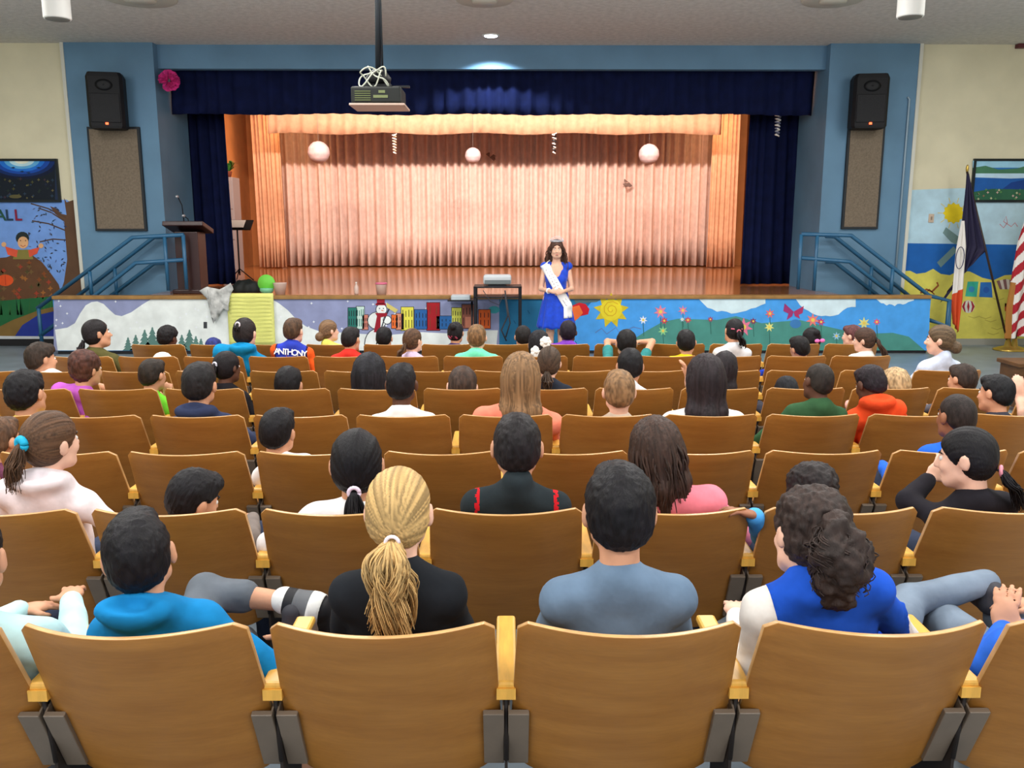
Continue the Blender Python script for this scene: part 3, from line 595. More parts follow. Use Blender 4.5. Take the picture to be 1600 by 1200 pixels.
b = MB(); b.lathe([(.06, 0), (.1, .05), (.1, .09)], n=20); b.build('tub', M('greenish_plastic', (120, 190, 150), .4), r)
b = MB(); b.lathe([(.125, -.015), (.13, 0), (.125, .015)], n=28)
for v in b.v: v.y, v.z = v.z, v.y+.16
b.build('lid', M('lime_lid', (110, 200, 70), .5), r)
tub(438, 456, 12.9, .07, .1, .17, clear, None, 'clear plastic tub on the stage edge beside the green lid', 'container')
tub(596, 456, 12.9, .07, .085, .15, clear, M('pink_lid', (215, 110, 140), .5), 'clear tub with a pink lid near the front edge of the stage', 'container')
p = at(557, 457, 12.85); p.z = SZ; r = empty('water_bottle', p, 'small clear water bottle standing near the stage edge', 'bottle')
b = MB(); b.lathe([(.03, 0), (.033, .02), (.033, .11), (.012, .15), (.012, .165)], n=16); b.build('bottle_body', clear, r)
b = MB(); b.lathe([(.014, .163), (.014, .18)], n=12); b.build('cap', wp, r)
p = at(386, 452, 13.3); p.z = SZ; bm = bmesh.new(); bmesh.ops.create_icosphere(bm, subdivisions=4, radius=1)
for v in bm.verts: v.co = Vector((v.co.x*.24, v.co.y*.15, max(-.0, v.co.z*.16+.03)+.0))*(1+.08*math.sin(v.co.x*9)*math.cos(v.co.y*7))
b = MB(); b.bm(bm); tag(b.build('black_bag', M('black_nylon', (24, 28, 26), .6), loc=p), 'slumped black bag lying on the stage above the yellow paper', 'bag')
# media cart with projector
p = at(778, 521, 12.15); p.z = 0; CY = 12.15
cw_ = at(815, 450, CY).x-at(741, 450, CY).x; r = empty('media_cart', p, 'black metal media cart standing before the stage beside the woman', 'cart'); ct = at(778, 446, CY).z
bk = M('cart_black', (24, 24, 30), .45)
for sx in (-1, 1):
    for sy in (-.22, .22): b = MB(); b.box((sx*cw_/2-.02*(sx+1), sy-.02, .08), (sx*cw_/2+.02*(1-sx), sy+.02, ct), bev=.004); b.build('leg', bk, r)
for z in (ct-.02, ct-.16, .14): b = MB(); b.box((-cw_/2, -.24, z), (cw_/2, .24, z+.02), bev=.005); b.build('shelf', bk, r)
for sx in (-1, 1):
    for sy in (-.2, .2): b = MB(); b.lathe([(.035, -.012), (.04, 0), (.035, .012)], n=14); [setattr(v, 'co', v.co) if 0 else None for v in []]; vv = b.v; [v.__setitem__(slice(0, 3), (v.z+sx*(cw_/2-.03), v.y+sy, v.x+.04)) for v in vv]; b.build('caster', bk, r)
b = MB(); b.tube([(-.2, -.25, ct-.05), (-.1, -.27, ct-.2), (.02, -.26, ct-.25), (.08, -.25, ct-.1)], .006, 5); b.tube([(.1, -.25, ct-.1), (.14, -.25, ct-.4), (.05, -.25, ct-.6), (.12, -.25, ct-.75)], .012, 6); b.tube([(.1, -.25, ct-.05), (.17, -.26, ct-.5), (.11, -.25, ct-.7)], .01, 6)
b.build('hanging_cable', M('dark_cable', (50, 50, 56), .5), r)
pj = Vector((p.x-.01, CY, ct)); r = empty('desktop_projector', pj, 'light grey projector sitting on top of the black cart', 'projector')
b = MB(); b.box((-.19, -.15, .02), (.2, .15, .15), bev=.03); b.build('projector_body', M('light_grey_plastic', (195, 200, 204), .4, spec=.4), r)
b = MB(); b.box((-.17, -.154, .03), (.19, -.148, .085), bev=.002); b.build('rear_panel', M('grey_panel', (110, 118, 120), .5), r)
b = MB(); b.box((-.12, -.13, .0), (.12, .13, .02)); b.build('foot', bk, r)
r = empty('laptop_stand', at(722, 470, 12.35), 'light grey box of equipment on a bracket left of the black cart', 'equipment'); q = r.location
b = MB(); b.box((-.2, -.12, .0), (.18, .2, .02), bev=.003); b.build('shelf', bk, r)
b = MB(); b.box((-.15, -.14, .02), (.12, .12, .085), bev=.012); b.build('equipment_box', M('pale_equipment', (185, 195, 200), .4), r)
b = MB(); b.tube([(.14, 0, 0), (.14, 0, -q.z)], .015, 8); b.build('bracket_pole', bk, r)

# flags
brass = M('brass', (190, 160, 80), .3, metal=.8)
def flag(bx, by, tx, ty, Y, label, cloth):
    base = at(bx, by, Y); base.z = 0; top = at(tx, ty, Y+.05)-base; r = empty('flag', base, label, 'flag')
    b = MB(); b.lathe([(.2, 0), (.2, .02), (.15, .04), (.05, .07), (.03, .18)], n=24); b.build('stand', brass, r)
    b = MB(); b.tube([(0, 0, .1), top], .017, 8); b.build('pole', M('dark_pole', (50, 35, 28), .4), r)
    b = MB(); b.ball(top+Vector((0, 0, .04)), .03, sc=(.7, .7, 2)); b.build('finial', brass, r)
    return r, base, top
def drape(name, r, base, left, right, Y, cfun, mats, folds=5, amp=.06):
    # left/right: lists of (px,py) down each side; cfun(u,v)->material index
    nu, nv = (28, 40) if len(mats) < 4 else (90, 130); vs_ = []; fs = []; mi = []
    def samp(L, v):
        v *= len(L)-1; i = min(int(v), len(L)-2); f = v-i
        return (L[i][0]*(1-f)+L[i+1][0]*f, L[i][1]*(1-f)+L[i+1][1]*f)
    for j in range(nv+1):
        v = j/nv; a = samp(left, v); c = samp(right, v)
        for i in range(nu+1):
            u = i/nu; p = at(a[0]*(1-u)+c[0]*u, a[1]*(1-u)+c[1]*u, Y); p.y += amp*math.sin(u*folds*2*PI+v*1.5)*(.3+.7*v); vs_.append(p-base)
    for j in range(nv):
        for i in range(nu): q = j*(nu+1)+i; fs.append((q, q+1, q+nu+2, q+nu+1)); mi.append(cfun((i+.5)/nu, (j+.5)/nv))
    o = mesh(name, vs_, fs, mats, r, True, mi=mi); s = o.modifiers.new('s', 'SOLIDIFY'); s.thickness = .008
FY = 12.9
fn = M('flag_dark_navy', (34, 30, 58), .7); fw = M('flag_white', (225, 220, 215), .7); fr = M('flag_red', (165, 28, 42), .7); fo = M('flag_orange', (205, 75, 35), .7); fb = M('flag_navy', (30, 35, 80), .7); fgold = M('flag_gold', (165, 110, 50), .7)
r, base, top = flag(1574, 545, 1511, 268, FY, 'dark navy, white and orange flag leaning on a brass stand', None)
drape('flag_cloth', r, base, [(1511, 272), (1505, 330), (1500, 380), (1494, 440), (1472, 473)], [(1513, 272), (1527, 340), (1541, 392), (1520, 410), (1500, 425)], FY+.04, lambda u, v: 0, [fn], 3, .04)
drape('flag_cloth', r, base, [(1502, 345), (1494, 390), (1490, 440), (1487, 480), (1490, 505)], [(1506, 345), (1509, 385), (1506, 430), (1504, 470), (1497, 520)], FY-.05, lambda u, v: 0 if v < .62 else 1, [fw, fo], 2, .03)
b = MB(); c0 = at(1500, 403, FY-.12)-base; b.tube([c0+Vector((.06*math.cos(t), 0, .16*math.sin(t))) for t in np.linspace(0, 2*PI, 20)], .006, 5); b.build('flag_emblem', fb, r)
r, base, top = flag(1582, 545, 1640, 262, FY+.0, 'striped red and white national flag on a stand at the right edge', None)
r.location.x += .02
drape('flag_cloth', r, base, [(1606, 320), (1588, 380), (1580, 430), (1572, 480), (1570, 530)], [(1638, 300), (1640, 380), (1640, 440), (1636, 490), (1625, 520)], FY-.05, lambda u, v: (2 if v < .18 else int((u*1.4+v*3.2)*4) % 2) if u > .12 else (3 if v > .55 else int((u*1.4+v*3.2)*4) % 2), [fr, fw, fb, fgold], 3, .05)
# small wooden table at the right aisle
p = at(1592, 600, 8.6); r = empty('wooden_stand', (p.x+.1, 8.6, floor_z(8.6)), 'small dark wooden stand on the grey floor at the right edge', 'table'); wd = M('dark_oak', (92, 62, 34), .5, .15, 6)
h_ = at(1592, 566, 8.5).z-floor_z(8.6)
b = MB(); b.box((-.24, -.2, h_-.04), (.26, .2, h_), bev=.006); b.build('table_top', wd, r)
b = MB(); b.box((-.21, -.17, .05), (.23, .17, h_-.04)); b.build('cabinet_body', wd, r)
b = MB(); b.box((-.16, -.182, .1), (.18, -.168, h_-.1), bev=.004); b.build('door', M('oak_panel', (78, 52, 30), .5), r)

# ------------------------------------------------------------------ theatre seats
def seat_wood():
    m = bpy.data.materials.new('seat_plywood'); m.use_nodes = True; nt = m.node_tree; bs = nt.nodes['Principled BSDF']
    tc = nt.nodes.new('ShaderNodeTexCoord'); mp = nt.nodes.new('ShaderNodeMapping'); mp.inputs['Scale'].default_value = (1.2, 1.2, 9)
    oi = nt.nodes.new('ShaderNodeObjectInfo'); ad = nt.nodes.new('ShaderNodeVectorMath'); nt.links.new(tc.outputs['Object'], ad.inputs[0]); nt.links.new(oi.outputs['Location'], ad.inputs[1]); nt.links.new(ad.outputs[0], mp.inputs[0])
    n = nt.nodes.new('ShaderNodeTexNoise'); n.inputs['Scale'].default_value = 3; n.inputs['Detail'].default_value = 6; nt.links.new(mp.outputs[0], n.inputs['Vector'])
    r = nt.nodes.new('ShaderNodeValToRGB'); e = r.color_ramp.elements; e[0].position = .28; e[0].color = rgb((162, 105, 42)); e[1].position = .72; e[1].color = rgb((180, 122, 54))
    nt.links.new(n.outputs[0], r.inputs[0])
    n2 = nt.nodes.new('ShaderNodeTexNoise'); n2.inputs['Scale'].default_value = 90; mp2 = nt.nodes.new('ShaderNodeMapping'); mp2.inputs['Scale'].default_value = (.15, 1, 2); nt.links.new(ad.outputs[0], mp2.inputs[0]); nt.links.new(mp2.outputs[0], n2.inputs['Vector'])
    mx = nt.nodes.new('ShaderNodeMix'); mx.data_type = 'RGBA'; mx.blend_type = 'MULTIPLY'; mx.inputs[0].default_value = .25; nt.links.new(r.outputs[0], mx.inputs[6]); nt.links.new(n2.outputs[0], mx.inputs[7])
    nt.links.new(mx.outputs[2], bs.inputs['Base Color']); bs.inputs['Roughness'].default_value = .38; bs.inputs['Specular IOR Level'].default_value = .45
    return m
ply = seat_wood(); edge = M('seat_worn_lit_edge', (205, 160, 105), .3, .08, 20, .6)  # pale edges: worn wood, with the top-edge highlights put into the colour
arm_m = M('armrest_blonde', (222, 168, 72), .35, .06, 12, .5, stretch=(6, 1, 1)); brk = M('bracket_bronze', (112, 98, 84), .4, .05, 10, .5); iron = M('standard_iron', (38, 30, 26), .5)
def backrest_mesh():
    # plywood shell: u across, v up; convex towards the rear, leaning back
    nu, nv = 22, 12; H = .49; rc = math.radians(24); th = .017
    def P(u, v, off):
        wtop, wbot = .231, .2495; half = wbot+(wtop-wbot)*v; x = u*half
        bul = .078*(1-u*u)*(.8+.2*v)-.018
        yy = -(H*v*math.sin(rc))-bul+.19-.17+.03; zz = .80-H*math.cos(rc)*(1-v)
        return Vector((x, yy-off*math.cos(rc), zz-off*math.sin(rc)*0))
    # outline: corner rounding at the top, curved lower edge
    def V(u, v):
        r = .06; a = abs(u); vt = 1.0; vb = .035+.0*a
        if a > .88: vt = 1-.05*(1-math.sqrt(max(0, 1-((a-.88)/.12)**2)))
        vb = .12*max(0, (a-.0))**3*0+(.1 if a > .97 else .1*(max(0, a-.55)/.42)**2)
        vb2 = -.05+vb
        return vb2+(vt-vb2)*v
    vs_ = []; fs = []; mi = []
    for s in (0, th):
        for j in range(nv+1):
            for i in range(nu+1):
                u = -1+2*i/nu; vs_.append(P(u, V(u, j/nv), s))
    n = (nu+1)*(nv+1); W = nu+1
    for j in range(nv):
        for i in range(nu):
            q = j*W+i; fs.append((q, q+W, q+W+1, q+1)); mi.append(0); fs.append((n+q, n+q+1, n+q+W+1, n+q+W)); mi.append(0)
    for i in range(nu):
        q = nv*W+i; fs.append((q, n+q, n+q+1, q+1)); mi.append(1); q = i; fs.append((q, q+1, n+q+1, n+q)); mi.append(1)
    for j in range(nv):
        q = j*W; fs.append((q, n+q, n+q+W, q+W)); mi.append(1); q = j*W+nu; fs.append((q, q+W, n+q+W, n+q)); mi.append(1)
    return vs_, fs, mi
def make_seat():
    r = empty('theater_seat', (0, 0, 0))
    v, f, mi = backrest_mesh(); o = mesh('backrest', v, f, [ply, edge], r, True, mi=mi); bv = o.modifiers.new('b', 'BEVEL'); bv.width = .003; bv.segments = 2; bv.limit_method = 'ANGLE'
    rc = math.radians(24)
    for sx in (-1, 1):
        b = MB(); mt = Matrix.Translation((0, .05, .80-.455*math.cos(rc))) @ Matrix.Rotation(rc, 4, 'X')
        b.box((sx*.2505, -.040, -.0), (sx*.204, -.026, .185), bev=.002, mat=mt); b.box((sx*.2505, -.03, 0), (sx*.2465, .03, .185), mat=mt); b.build('bracket', brk, r)
    # seat pan, folded down
    nu, nv = 12, 10; vs_ = []; fs = []
    for s in (0, .014):
        for j in range(nv+1):
            for i in range(nu+1):
                u = -1+2*i/nu; v_ = j/nv; a = 1-.1*max(0, (v_-.7)/.3)**2; vs_.append((u*.225*a, .06+.37*v_, .415-.018*math.cos(u*PI/2)*math.sin(v_*PI)+.012*v_-s))
    W = nu+1; n = W*(nv+1)
    for j in range(nv):
        for i in range(nu): q = j*W+i; fs += [(q, q+1, q+W+1, q+W), (n+q, n+q+W, n+q+W+1, n+q+1)]
    for i in range(nu): q = i; fs.append((q, n+q, n+q+1, q+1)); q = nv*W+i; fs.append((q, q+1, n+q+1, n+q))
    for j in range(nv): q = j*W; fs.append((q, q+W, n+q+W, n+q)); q = j*W+nu; fs.append((q, n+q, n+q+W, q+W))
    mesh('seat_pan', vs_, fs, ply, r, True)
    b = MB(); b.box((-.205, .1, .375), (-.19, .34, .4)); b.box((.19, .1, .375), (.205, .34, .4)); b.box((-.2, .1, .38), (.2, .12, .398)); b.build('seat_frame', iron, r)
    side(r, -1)
    return r
def side(r, sx):
    x = sx*.255
    b = MB(); b.box((x-.024, -.06, .595), (x+.024, .27, .615), bev=.007); b.box((x-.021, -.065, .575), (x+.021, -.03, .6)); b.build('armrest', arm_m, r)
    b = MB(); b.box((x-.0035, -.02, .02), (x+.0035, .14, .59)); b.box((x-.008, -.1, .0), (x+.008, .26, .02), bev=.003); b.box((x-.006, .0, .56), (x+.006, .24, .594)); b.tube([(x, -.02, .40), (x, -.045, .60)], .006, 6); b.build('standard', iron, r)
proto = make_seat()
def copy_tree(o, parent=None):
    c = o.copy(); C.objects.link(c)
    if parent is not None: c.parent = parent
    for ch in list(o.children): copy_tree(ch, c)
    return c
PITCHX = .51
ROWN = {1: (-3, 3), 2: (-4, 4), 3: (-6, 5), 4: (-6, 6), 5: (-7, 6), 6: (-7, 6), 7: (-6, 5), 8: (-6, 6)}   # seat index ranges
ROWN = {1: (-3, 2), 2: (-4, 4), 3: (-5, 4), 4: (-6, 6), 5: (-7, 6), 6: (-7, 6), 7: (-7, 5), 8: (-6, 6)}
def seat_x(row, i): return (i+.5)*PITCHX if row % 2 else i*PITCHX
SEATS = {}
first = True
for row in range(1, 9):
    a, z = ROWN[row]
    if row == 1: a, z = -3, 2
    for i in range(a, z+1):
        o = proto if first else copy_tree(proto); first = False
        o.location = (seat_x(row, i), ROWY[row-1]+.19, ROWZ[row-1]); o['category'] = 'seat'; o['group'] = 'wooden auditorium seats'
        SEATS[(row, i)] = o
        if i == z: side(o, 1)
# ------------------------------------------------------------------ figures: smooth fields turned into one continuous surface
class Field:
    def __init__(s, lo, hi, h):
        s.lo = np.array(lo, np.float32); s.h = h; s.n = np.ceil((np.array(hi)-np.array(lo))/h).astype(int)+1
        s.F = np.full(tuple(s.n), 1.0, np.float32); s.ax = [s.lo[i]+h*np.arange(s.n[i], dtype=np.float32) for i in range(3)]
    def win(s, lo, hi):
        a = [max(0, int((lo[i]-s.lo[i])/s.h)) for i in range(3)]; b = [min(int(s.n[i]), int((hi[i]-s.lo[i])/s.h)+2) for i in range(3)]
        if any(b[i] <= a[i] for i in range(3)): return None
        sl = tuple(slice(a[i], b[i]) for i in range(3))
        return sl, s.ax[0][sl[0]][:, None, None], s.ax[1][sl[1]][None, :, None], s.ax[2][sl[2]][None, None, :]
    def mix(s, sl, d, k, op):
        A = s.F[sl]
        if op == 'u':
            h = np.maximum(k-np.abs(A-d), 0)/k if k > 0 else 0; s.F[sl] = np.minimum(A, d)-h*h*k/4
        elif op == 's':
            d = -d; h = np.maximum(k-np.abs(A-d), 0)/k if k > 0 else 0; s.F[sl] = np.maximum(A, d)+h*h*k/4
    def cap(s, a, b, ra, rb=None, k=.02, op='u'):
        rb = ra if rb is None else rb; a = np.array(a, np.float32); b = np.array(b, np.float32); m = max(ra, rb)+k+2*s.h
        w_ = s.win(np.minimum(a, b)-m, np.maximum(a, b)+m)
        if w_ is None: return
        sl, X, Y, Z = w_; ba = b-a; L = float(ba @ ba)+1e-9
        t = np.clip(((X-a[0])*ba[0]+(Y-a[1])*ba[1]+(Z-a[2])*ba[2])/L, 0, 1)
        d = np.sqrt((X-a[0]-t*ba[0])**2+(Y-a[1]-t*ba[1])**2+(Z-a[2]-t*ba[2])**2)-(ra+(rb-ra)*t)
        s.mix(sl, d, k, op)
    def ell(s, c, r, k=.02, op='u', R=None, cut=None):
        c = np.array(c, np.float32); r = np.array(r, np.float32); m = float(r.max())+k+2*s.h
        w_ = s.win(c-m, c+m)
        if w_ is None: return
        sl, X, Y, Z = w_; X = X-c[0]; Y = Y-c[1]; Z = Z-c[2]
        if R is not None:
            R = np.array(R, np.float32); X, Y, Z = X*R[0, 0]+Y*R[1, 0]+Z*R[2, 0], X*R[0, 1]+Y*R[1, 1]+Z*R[2, 1], X*R[0, 2]+Y*R[1, 2]+Z*R[2, 2]
        k0 = np.sqrt((X/r[0])**2+(Y/r[1])**2+(Z/r[2])**2); k1 = np.sqrt((X/r[0]**2)**2+(Y/r[1]**2)**2+(Z/r[2]**2)**2)+1e-6
        s.mix(sl, k0*(k0-1)/k1, k, op)
    def plane(s, n, c, k=.01):           # keep where n.p < c
        d = n[0]*s.ax[0][:, None, None]+n[1]*s.ax[1][None, :, None]+n[2]*s.ax[2][None, None, :]-c
        h = np.maximum(k-np.abs(s.F-d), 0)/k; s.F = np.maximum(s.F, d)+h*h*k/4
    def nets(s):
        F = s.F; S = F < 0; nx, ny, nz = F.shape
        cnt = np.zeros((nx-1, ny-1, nz-1), np.uint8)
        for i in (0, 1):
            for j in (0, 1):
                for k in (0, 1): cnt += S[i:nx-1+i, j:ny-1+j, k:nz-1+k]
        act = (cnt > 0) & (cnt < 8); I = np.argwhere(act); idx = -np.ones(act.shape, np.int32); idx[tuple(I.T)] = np.arange(len(I))
        P = np.zeros((len(I), 3)); N = np.zeros(len(I)); cs = [(i, j, k) for i in (0, 1) for j in (0, 1) for k in (0, 1)]
        V = {c: F[I[:, 0]+c[0], I[:, 1]+c[1], I[:, 2]+c[2]] for c in cs}
        for c in cs:
            for a in range(3):
                if c[a] == 0:
                    e = list(c); e[a] = 1; e = tuple(e); va, vb = V[c], V[e]; m = (va < 0) != (vb < 0)
                    t = np.where(m, va/np.where(m, va-vb, 1), 0); q = np.tile(np.array(c, float), (len(I), 1)); q[:, a] += t
                    P[m] += q[m]; N[m] += 1
        P = (P/N[:, None]+I)*s.h+s.lo; quads = []
        for a in range(3):
            b, c = (a+1) % 3, (a+2) % 3
            sl0 = [slice(None)]*3; sl1 = [slice(None)]*3; sl0[a] = slice(0, -1); sl1[a] = slice(1, None)
            A, B_ = S[tuple(sl0)], S[tuple(sl1)]; E = np.argwhere(A != B_)
            E = E[(E[:, b] > 0) & (E[:, c] > 0) & (E[:, b] < F.shape[b]-1) & (E[:, c] < F.shape[c]-1)]
            if not len(E): continue
            def g(db, dc):
                q = E.copy(); q[:, b] -= db; q[:, c] -= dc; return idx[tuple(q.T)]
            Q = np.stack([g(1, 1), g(0, 1), g(0, 0), g(1, 0)], 1); flip = ~A[tuple(E.T)]; Q[flip] = Q[flip][:, ::-1]; quads.append(Q)
        return P, np.concatenate(quads)
def nmesh(name, P, Q, mats, parent=None, mi=None):
    me = bpy.data.meshes.new(name); me.vertices.add(len(P)); me.vertices.foreach_set('co', np.asarray(P, np.float32).ravel())
    me.loops.add(Q.size); me.loops.foreach_set('vertex_index', Q.ravel().astype(np.int32)); me.polygons.add(len(Q))
    me.polygons.foreach_set('loop_start', np.arange(0, Q.size, 4, dtype=np.int32))
    for m in (mats if isinstance(mats, (list, tuple)) else [mats]): me.materials.append(m)
    if mi is not None: me.polygons.foreach_set('material_index', np.asarray(mi, np.int32))
    me.update(calc_edges=True); me.validate(); me.polygons.foreach_set('use_smooth', [True]*len(me.polygons))
    return link(bpy.data.objects.new(name, me), parent)
_lat = np.random.RandomState(7).rand(32, 32, 32)
def vnoise(P):
    P = np.asarray(P); i = np.floor(P).astype(int); f = P-i; f = f*f*(3-2*f); r = 0
    for a in (0, 1):
        for b in (0, 1):
            for c in (0, 1):
                wgt = (f[:, 0] if a else 1-f[:, 0])*(f[:, 1] if b else 1-f[:, 1])*(f[:, 2] if c else 1-f[:, 2])
                r = r+wgt*_lat[(i[:, 0]+a) % 32, (i[:, 1]+b) % 32, (i[:, 2]+c) % 32]
    return r*2-1
def vnormals(P, Q):
    n = np.cross(P[Q[:, 2]]-P[Q[:, 0]], P[Q[:, 3]]-P[Q[:, 1]]); N = np.zeros_like(P)
    for k in range(4): np.add.at(N, Q[:, k], n)
    return N/(np.linalg.norm(N, axis=1, keepdims=True)+1e-9)
def smooth_pts(P, Q, it=1, f=.5):
    for _ in range(it):
        A = np.zeros_like(P); c = np.zeros(len(P))
        for k in range(4):
            np.add.at(A, Q[:, k], P[Q[:, (k+1) % 4]]+P[Q[:, (k-1) % 4]]); np.add.at(c, Q[:, k], 2)
        P = P*(1-f)+f*A/c[:, None]
    return P
skinm = lambda c: M('skin_%d_%d_%d' % c, c, .55, .04, 20, .35)
hairm = lambda c, st=(30, 30, 4): M('hair_%d_%d_%d' % c, c, .5, 0, 6, .3, col2=tuple(int(v*.55) for v in c), stretch=st, bump=.5)
def hairm(c, st=(30, 30, 4)):
    k = 'hairs_%d_%d_%d' % c
    if k in MATS: return MATS[k]
    m = bpy.data.materials.new(k); m.use_nodes = True; nt = m.node_tree; bs = nt.nodes['Principled BSDF']; at_ = nt.nodes.new('ShaderNodeAttribute'); at_.attribute_name = 'strand'
    r = nt.nodes.new('ShaderNodeValToRGB'); e = r.color_ramp.elements; e[0].position = .2; e[0].color = rgb([v*.74 for v in c]); e[1].position = .8; e[1].color = rgb([min(255, v*1.10) for v in c]); nt.links.new(at_.outputs['Fac'], r.inputs[0]); nt.links.new(r.outputs[0], bs.inputs['Base Color'])
    bs.inputs['Roughness'].default_value = .55; bs.inputs['Specular IOR Level'].default_value = .22
    n = nt.nodes.new('ShaderNodeTexNoise'); n.inputs['Scale'].default_value = 160; tc = nt.nodes.new('ShaderNodeTexCoord'); mp = nt.nodes.new('ShaderNodeMapping'); mp.inputs['Scale'].default_value = (1, 1, .25); nt.links.new(tc.outputs['Object'], mp.inputs[0]); nt.links.new(mp.outputs[0], n.inputs['Vector'])
    bp = nt.nodes.new('ShaderNodeBump'); bp.inputs['Strength'].default_value = .6; bp.inputs['Distance'].default_value = .004; nt.links.new(n.outputs[0], bp.inputs['Height']); nt.links.new(bp.outputs[0], bs.inputs['Normal'])
    MATS[k] = m; return m
def set_strand(o, vals):
    at_ = o.data.attributes.new('strand', 'FLOAT', 'POINT'); at_.data.foreach_set('value', np.asarray(vals, np.float32))
def snap(P, coord, rt, thr, h):
    m = np.abs(coord-thr) < h*.8; P = P.copy(); P[m] -= np.outer((coord[m]-thr), np.array(rt)); return P
clothm = lambda c: M('cloth_%d_%d_%d' % c, c, .9, .07, 14, .15, bump=.25, bscale=25)
FAIR = (232, 184, 160); TAN = (205, 150, 118); BROWN = (150, 98, 70); DARK = (92, 58, 42)
BLACK = (22, 20, 24); DBROWN = (50, 36, 30); MBROWN = (92, 66, 48); LBROWN = (140, 108, 76); BLOND = (196, 160, 108)

def add_head(f, H, R, s, neck):
    T = lambda p: H+R @ (Vector(p)*s); Rn = np.array(R)
    E = lambda c, r, k=.02, op='u': f.ell(T(c), [v*s for v in r], k*s, op, Rn)
    K = lambda a, b, ra, rb, k=.02, op='u': f.cap(T(a), T(b), ra*s, rb*s, k*s, op)
    E((0, -.012, .028), (.074, .092, .086)); E((0, .03, -.03), (.058, .060, .078), .03); E((0, .052, -.086), (.026, .026, .022), .03)
    for x in (-1, 1):
        E((x*.034, .064, -.026), (.022, .022, .022), .02); E((x*.081, -.008, -.004), (.013, .021, .033), .007)
        K((x*.045, .02, -.065), (x*.028, .06, -.085), .02, .016, .03)
        E((x*.030, .104, .006), (.017, .014, .012), .012, 's')
        if f.h < .009: E((x*.096, .001, .0), (.007, .009, .016), .004, 's')
    K((0, .090, .010), (0, .106, -.024), .006, .011, .012); K((-.010, .098, -.028), (.010, .098, -.028), .007, .007, .008)
    E((0, .087, -.054), (.021, .010, .006), .005); E((0, .086, -.063), (.017, .010, .006), .005)
    f.cap(T((0, -.022, -.06)), neck, .047*s, .052*s, .03*s)
    # eyes and brows are added as children
def face_parts(H, R, s, root, hc, iris=(70, 45, 30)):
    T = lambda p: H+R @ (Vector(p)*s)
    for x in (-1, 1):
        b = MB(); b.ball((0, 0, 0), .0108*s, 0, 14)
        for i, f in enumerate(b.f):
            c = sum((b.v[j] for j in f), Vector())/len(f)
            if c.y > .0092*s: b.m[i] = 1
        o = b.build('eye', [M('eye_white', (225, 220, 215), .3), M('iris_%d' % iris[0], iris, .3)], root); o.location = T((x*.030, .0768, .006)); o.rotation_euler = R.to_euler()
        b = MB(); b.tube([T((x*.014, .0885, .026)), T((x*.030, .085, .030)), T((x*.044, .074, .026))], [.0035*s, .004*s, .002*s], 5); b.build('eyebrow', hairm(hc), root)
def add_hand(f, wr, d, nrm, s, curl=.5, side=1):
    d = Vector(d).normalized(); nrm = Vector(nrm); nrm = (nrm-d*nrm.dot(d)).normalized(); x = d.cross(nrm).normalized()*side; sc = s*.86
    R = np.array(Matrix((x, d, nrm)).transposed()); c = wr+d*.045*sc
    f.ell(c, [.040*sc, .052*sc, .017*sc], .012, 'u', R)
    rr = max(.0088*sc, f.h*.85)
    for i, (ox, L) in enumerate(((-.029, .062), (-.010, .072), (.010, .068), (.028, .052))):
        p = c+x*ox*sc+d*.042*sc; a = curl*.35+.04*i
        for j in range(3):
            q = p+(d*math.cos(a)-nrm*math.sin(a)+x*ox*2.2).normalized()*L*sc*(.42, .32, .26)[j]
            f.cap(p, q, rr*(1.05-.1*j), rr*(.97-.1*j), .004); p = q; a += curl*.55
    p = wr+d*.02*sc-x*.028*sc; q = p+(d*.5-x*.75-nrm*.3*curl).normalized()*.035*sc; f.cap(p, q, rr*1.2, rr*1.1, .01); f.cap(q, q+(d*.85-x*.3-nrm*.4*curl).normalized()*.03*sc, rr*1.1, rr*.9, .004)
    return c
HAIRC = {}
def strands(b, path, n, spread, r0, rnd, wave=.01, freq=2.2, taper=.3, mi=0):
    pts = [Vector(p) for p in path]
    for k in range(n):
        a = rnd.uniform(0, 2*PI); rr = math.sqrt(rnd.random()); ph = rnd.uniform(0, 6.28)
        if n >= 200:
            if k == 0: lk = [(rnd.uniform(0, 2*PI), .25+.7*math.sqrt(rnd.random()), rnd.uniform(0, 6.28), rnd.uniform(.4, 1.3), rnd.uniform(.8, 1.2)) for _ in range(18 if freq < 3 else 46)]
            q_ = lk[k % len(lk)]; a = q_[0]+rnd.gauss(0, .16)/max(.4, q_[1]); rr = q_[1]+rnd.gauss(0, .07); ph = q_[2]+rnd.gauss(0, .25)
        le = rnd.uniform(.82, 1.0); wv = wave*rnd.uniform(.3, 1.4); fq = freq*rnd.uniform(.8, 1.2)
        if n >= 200: wv = wave*q_[3]*rnd.uniform(.9, 1.1); fq = freq*q_[4]
        L = []; m = max(8, len(pts)*(8 if freq > 3 or n >= 200 else 4))
        for i in range(m+1):
            t = le*i/m*(len(pts)-1); j = min(int(t), len(pts)-2); u = t-j
            p = pts[j].lerp(pts[j+1], u) if len(pts) < 3 else catmull(pts, j, u); sp = np.interp(i/m, np.linspace(0, 1, len(spread)), spread)
            o = Vector((math.cos(a)*rr*sp, math.sin(a)*rr*sp*.7, 0)); L.append(p+o+Vector((math.sin(fq*i/m*6.28+ph), math.cos(fq*i/m*6.28+ph*1.7), 0))*wv*(i/m))
        if not hasattr(b, 'st'): b.st = []
        b.tube(L, [r0*(1-(1-taper)*(i/m)**2) for i in range(m+1)], 5, mi, caps=False); b.st += [rnd.random()]*(len(b.v)-len(b.st))
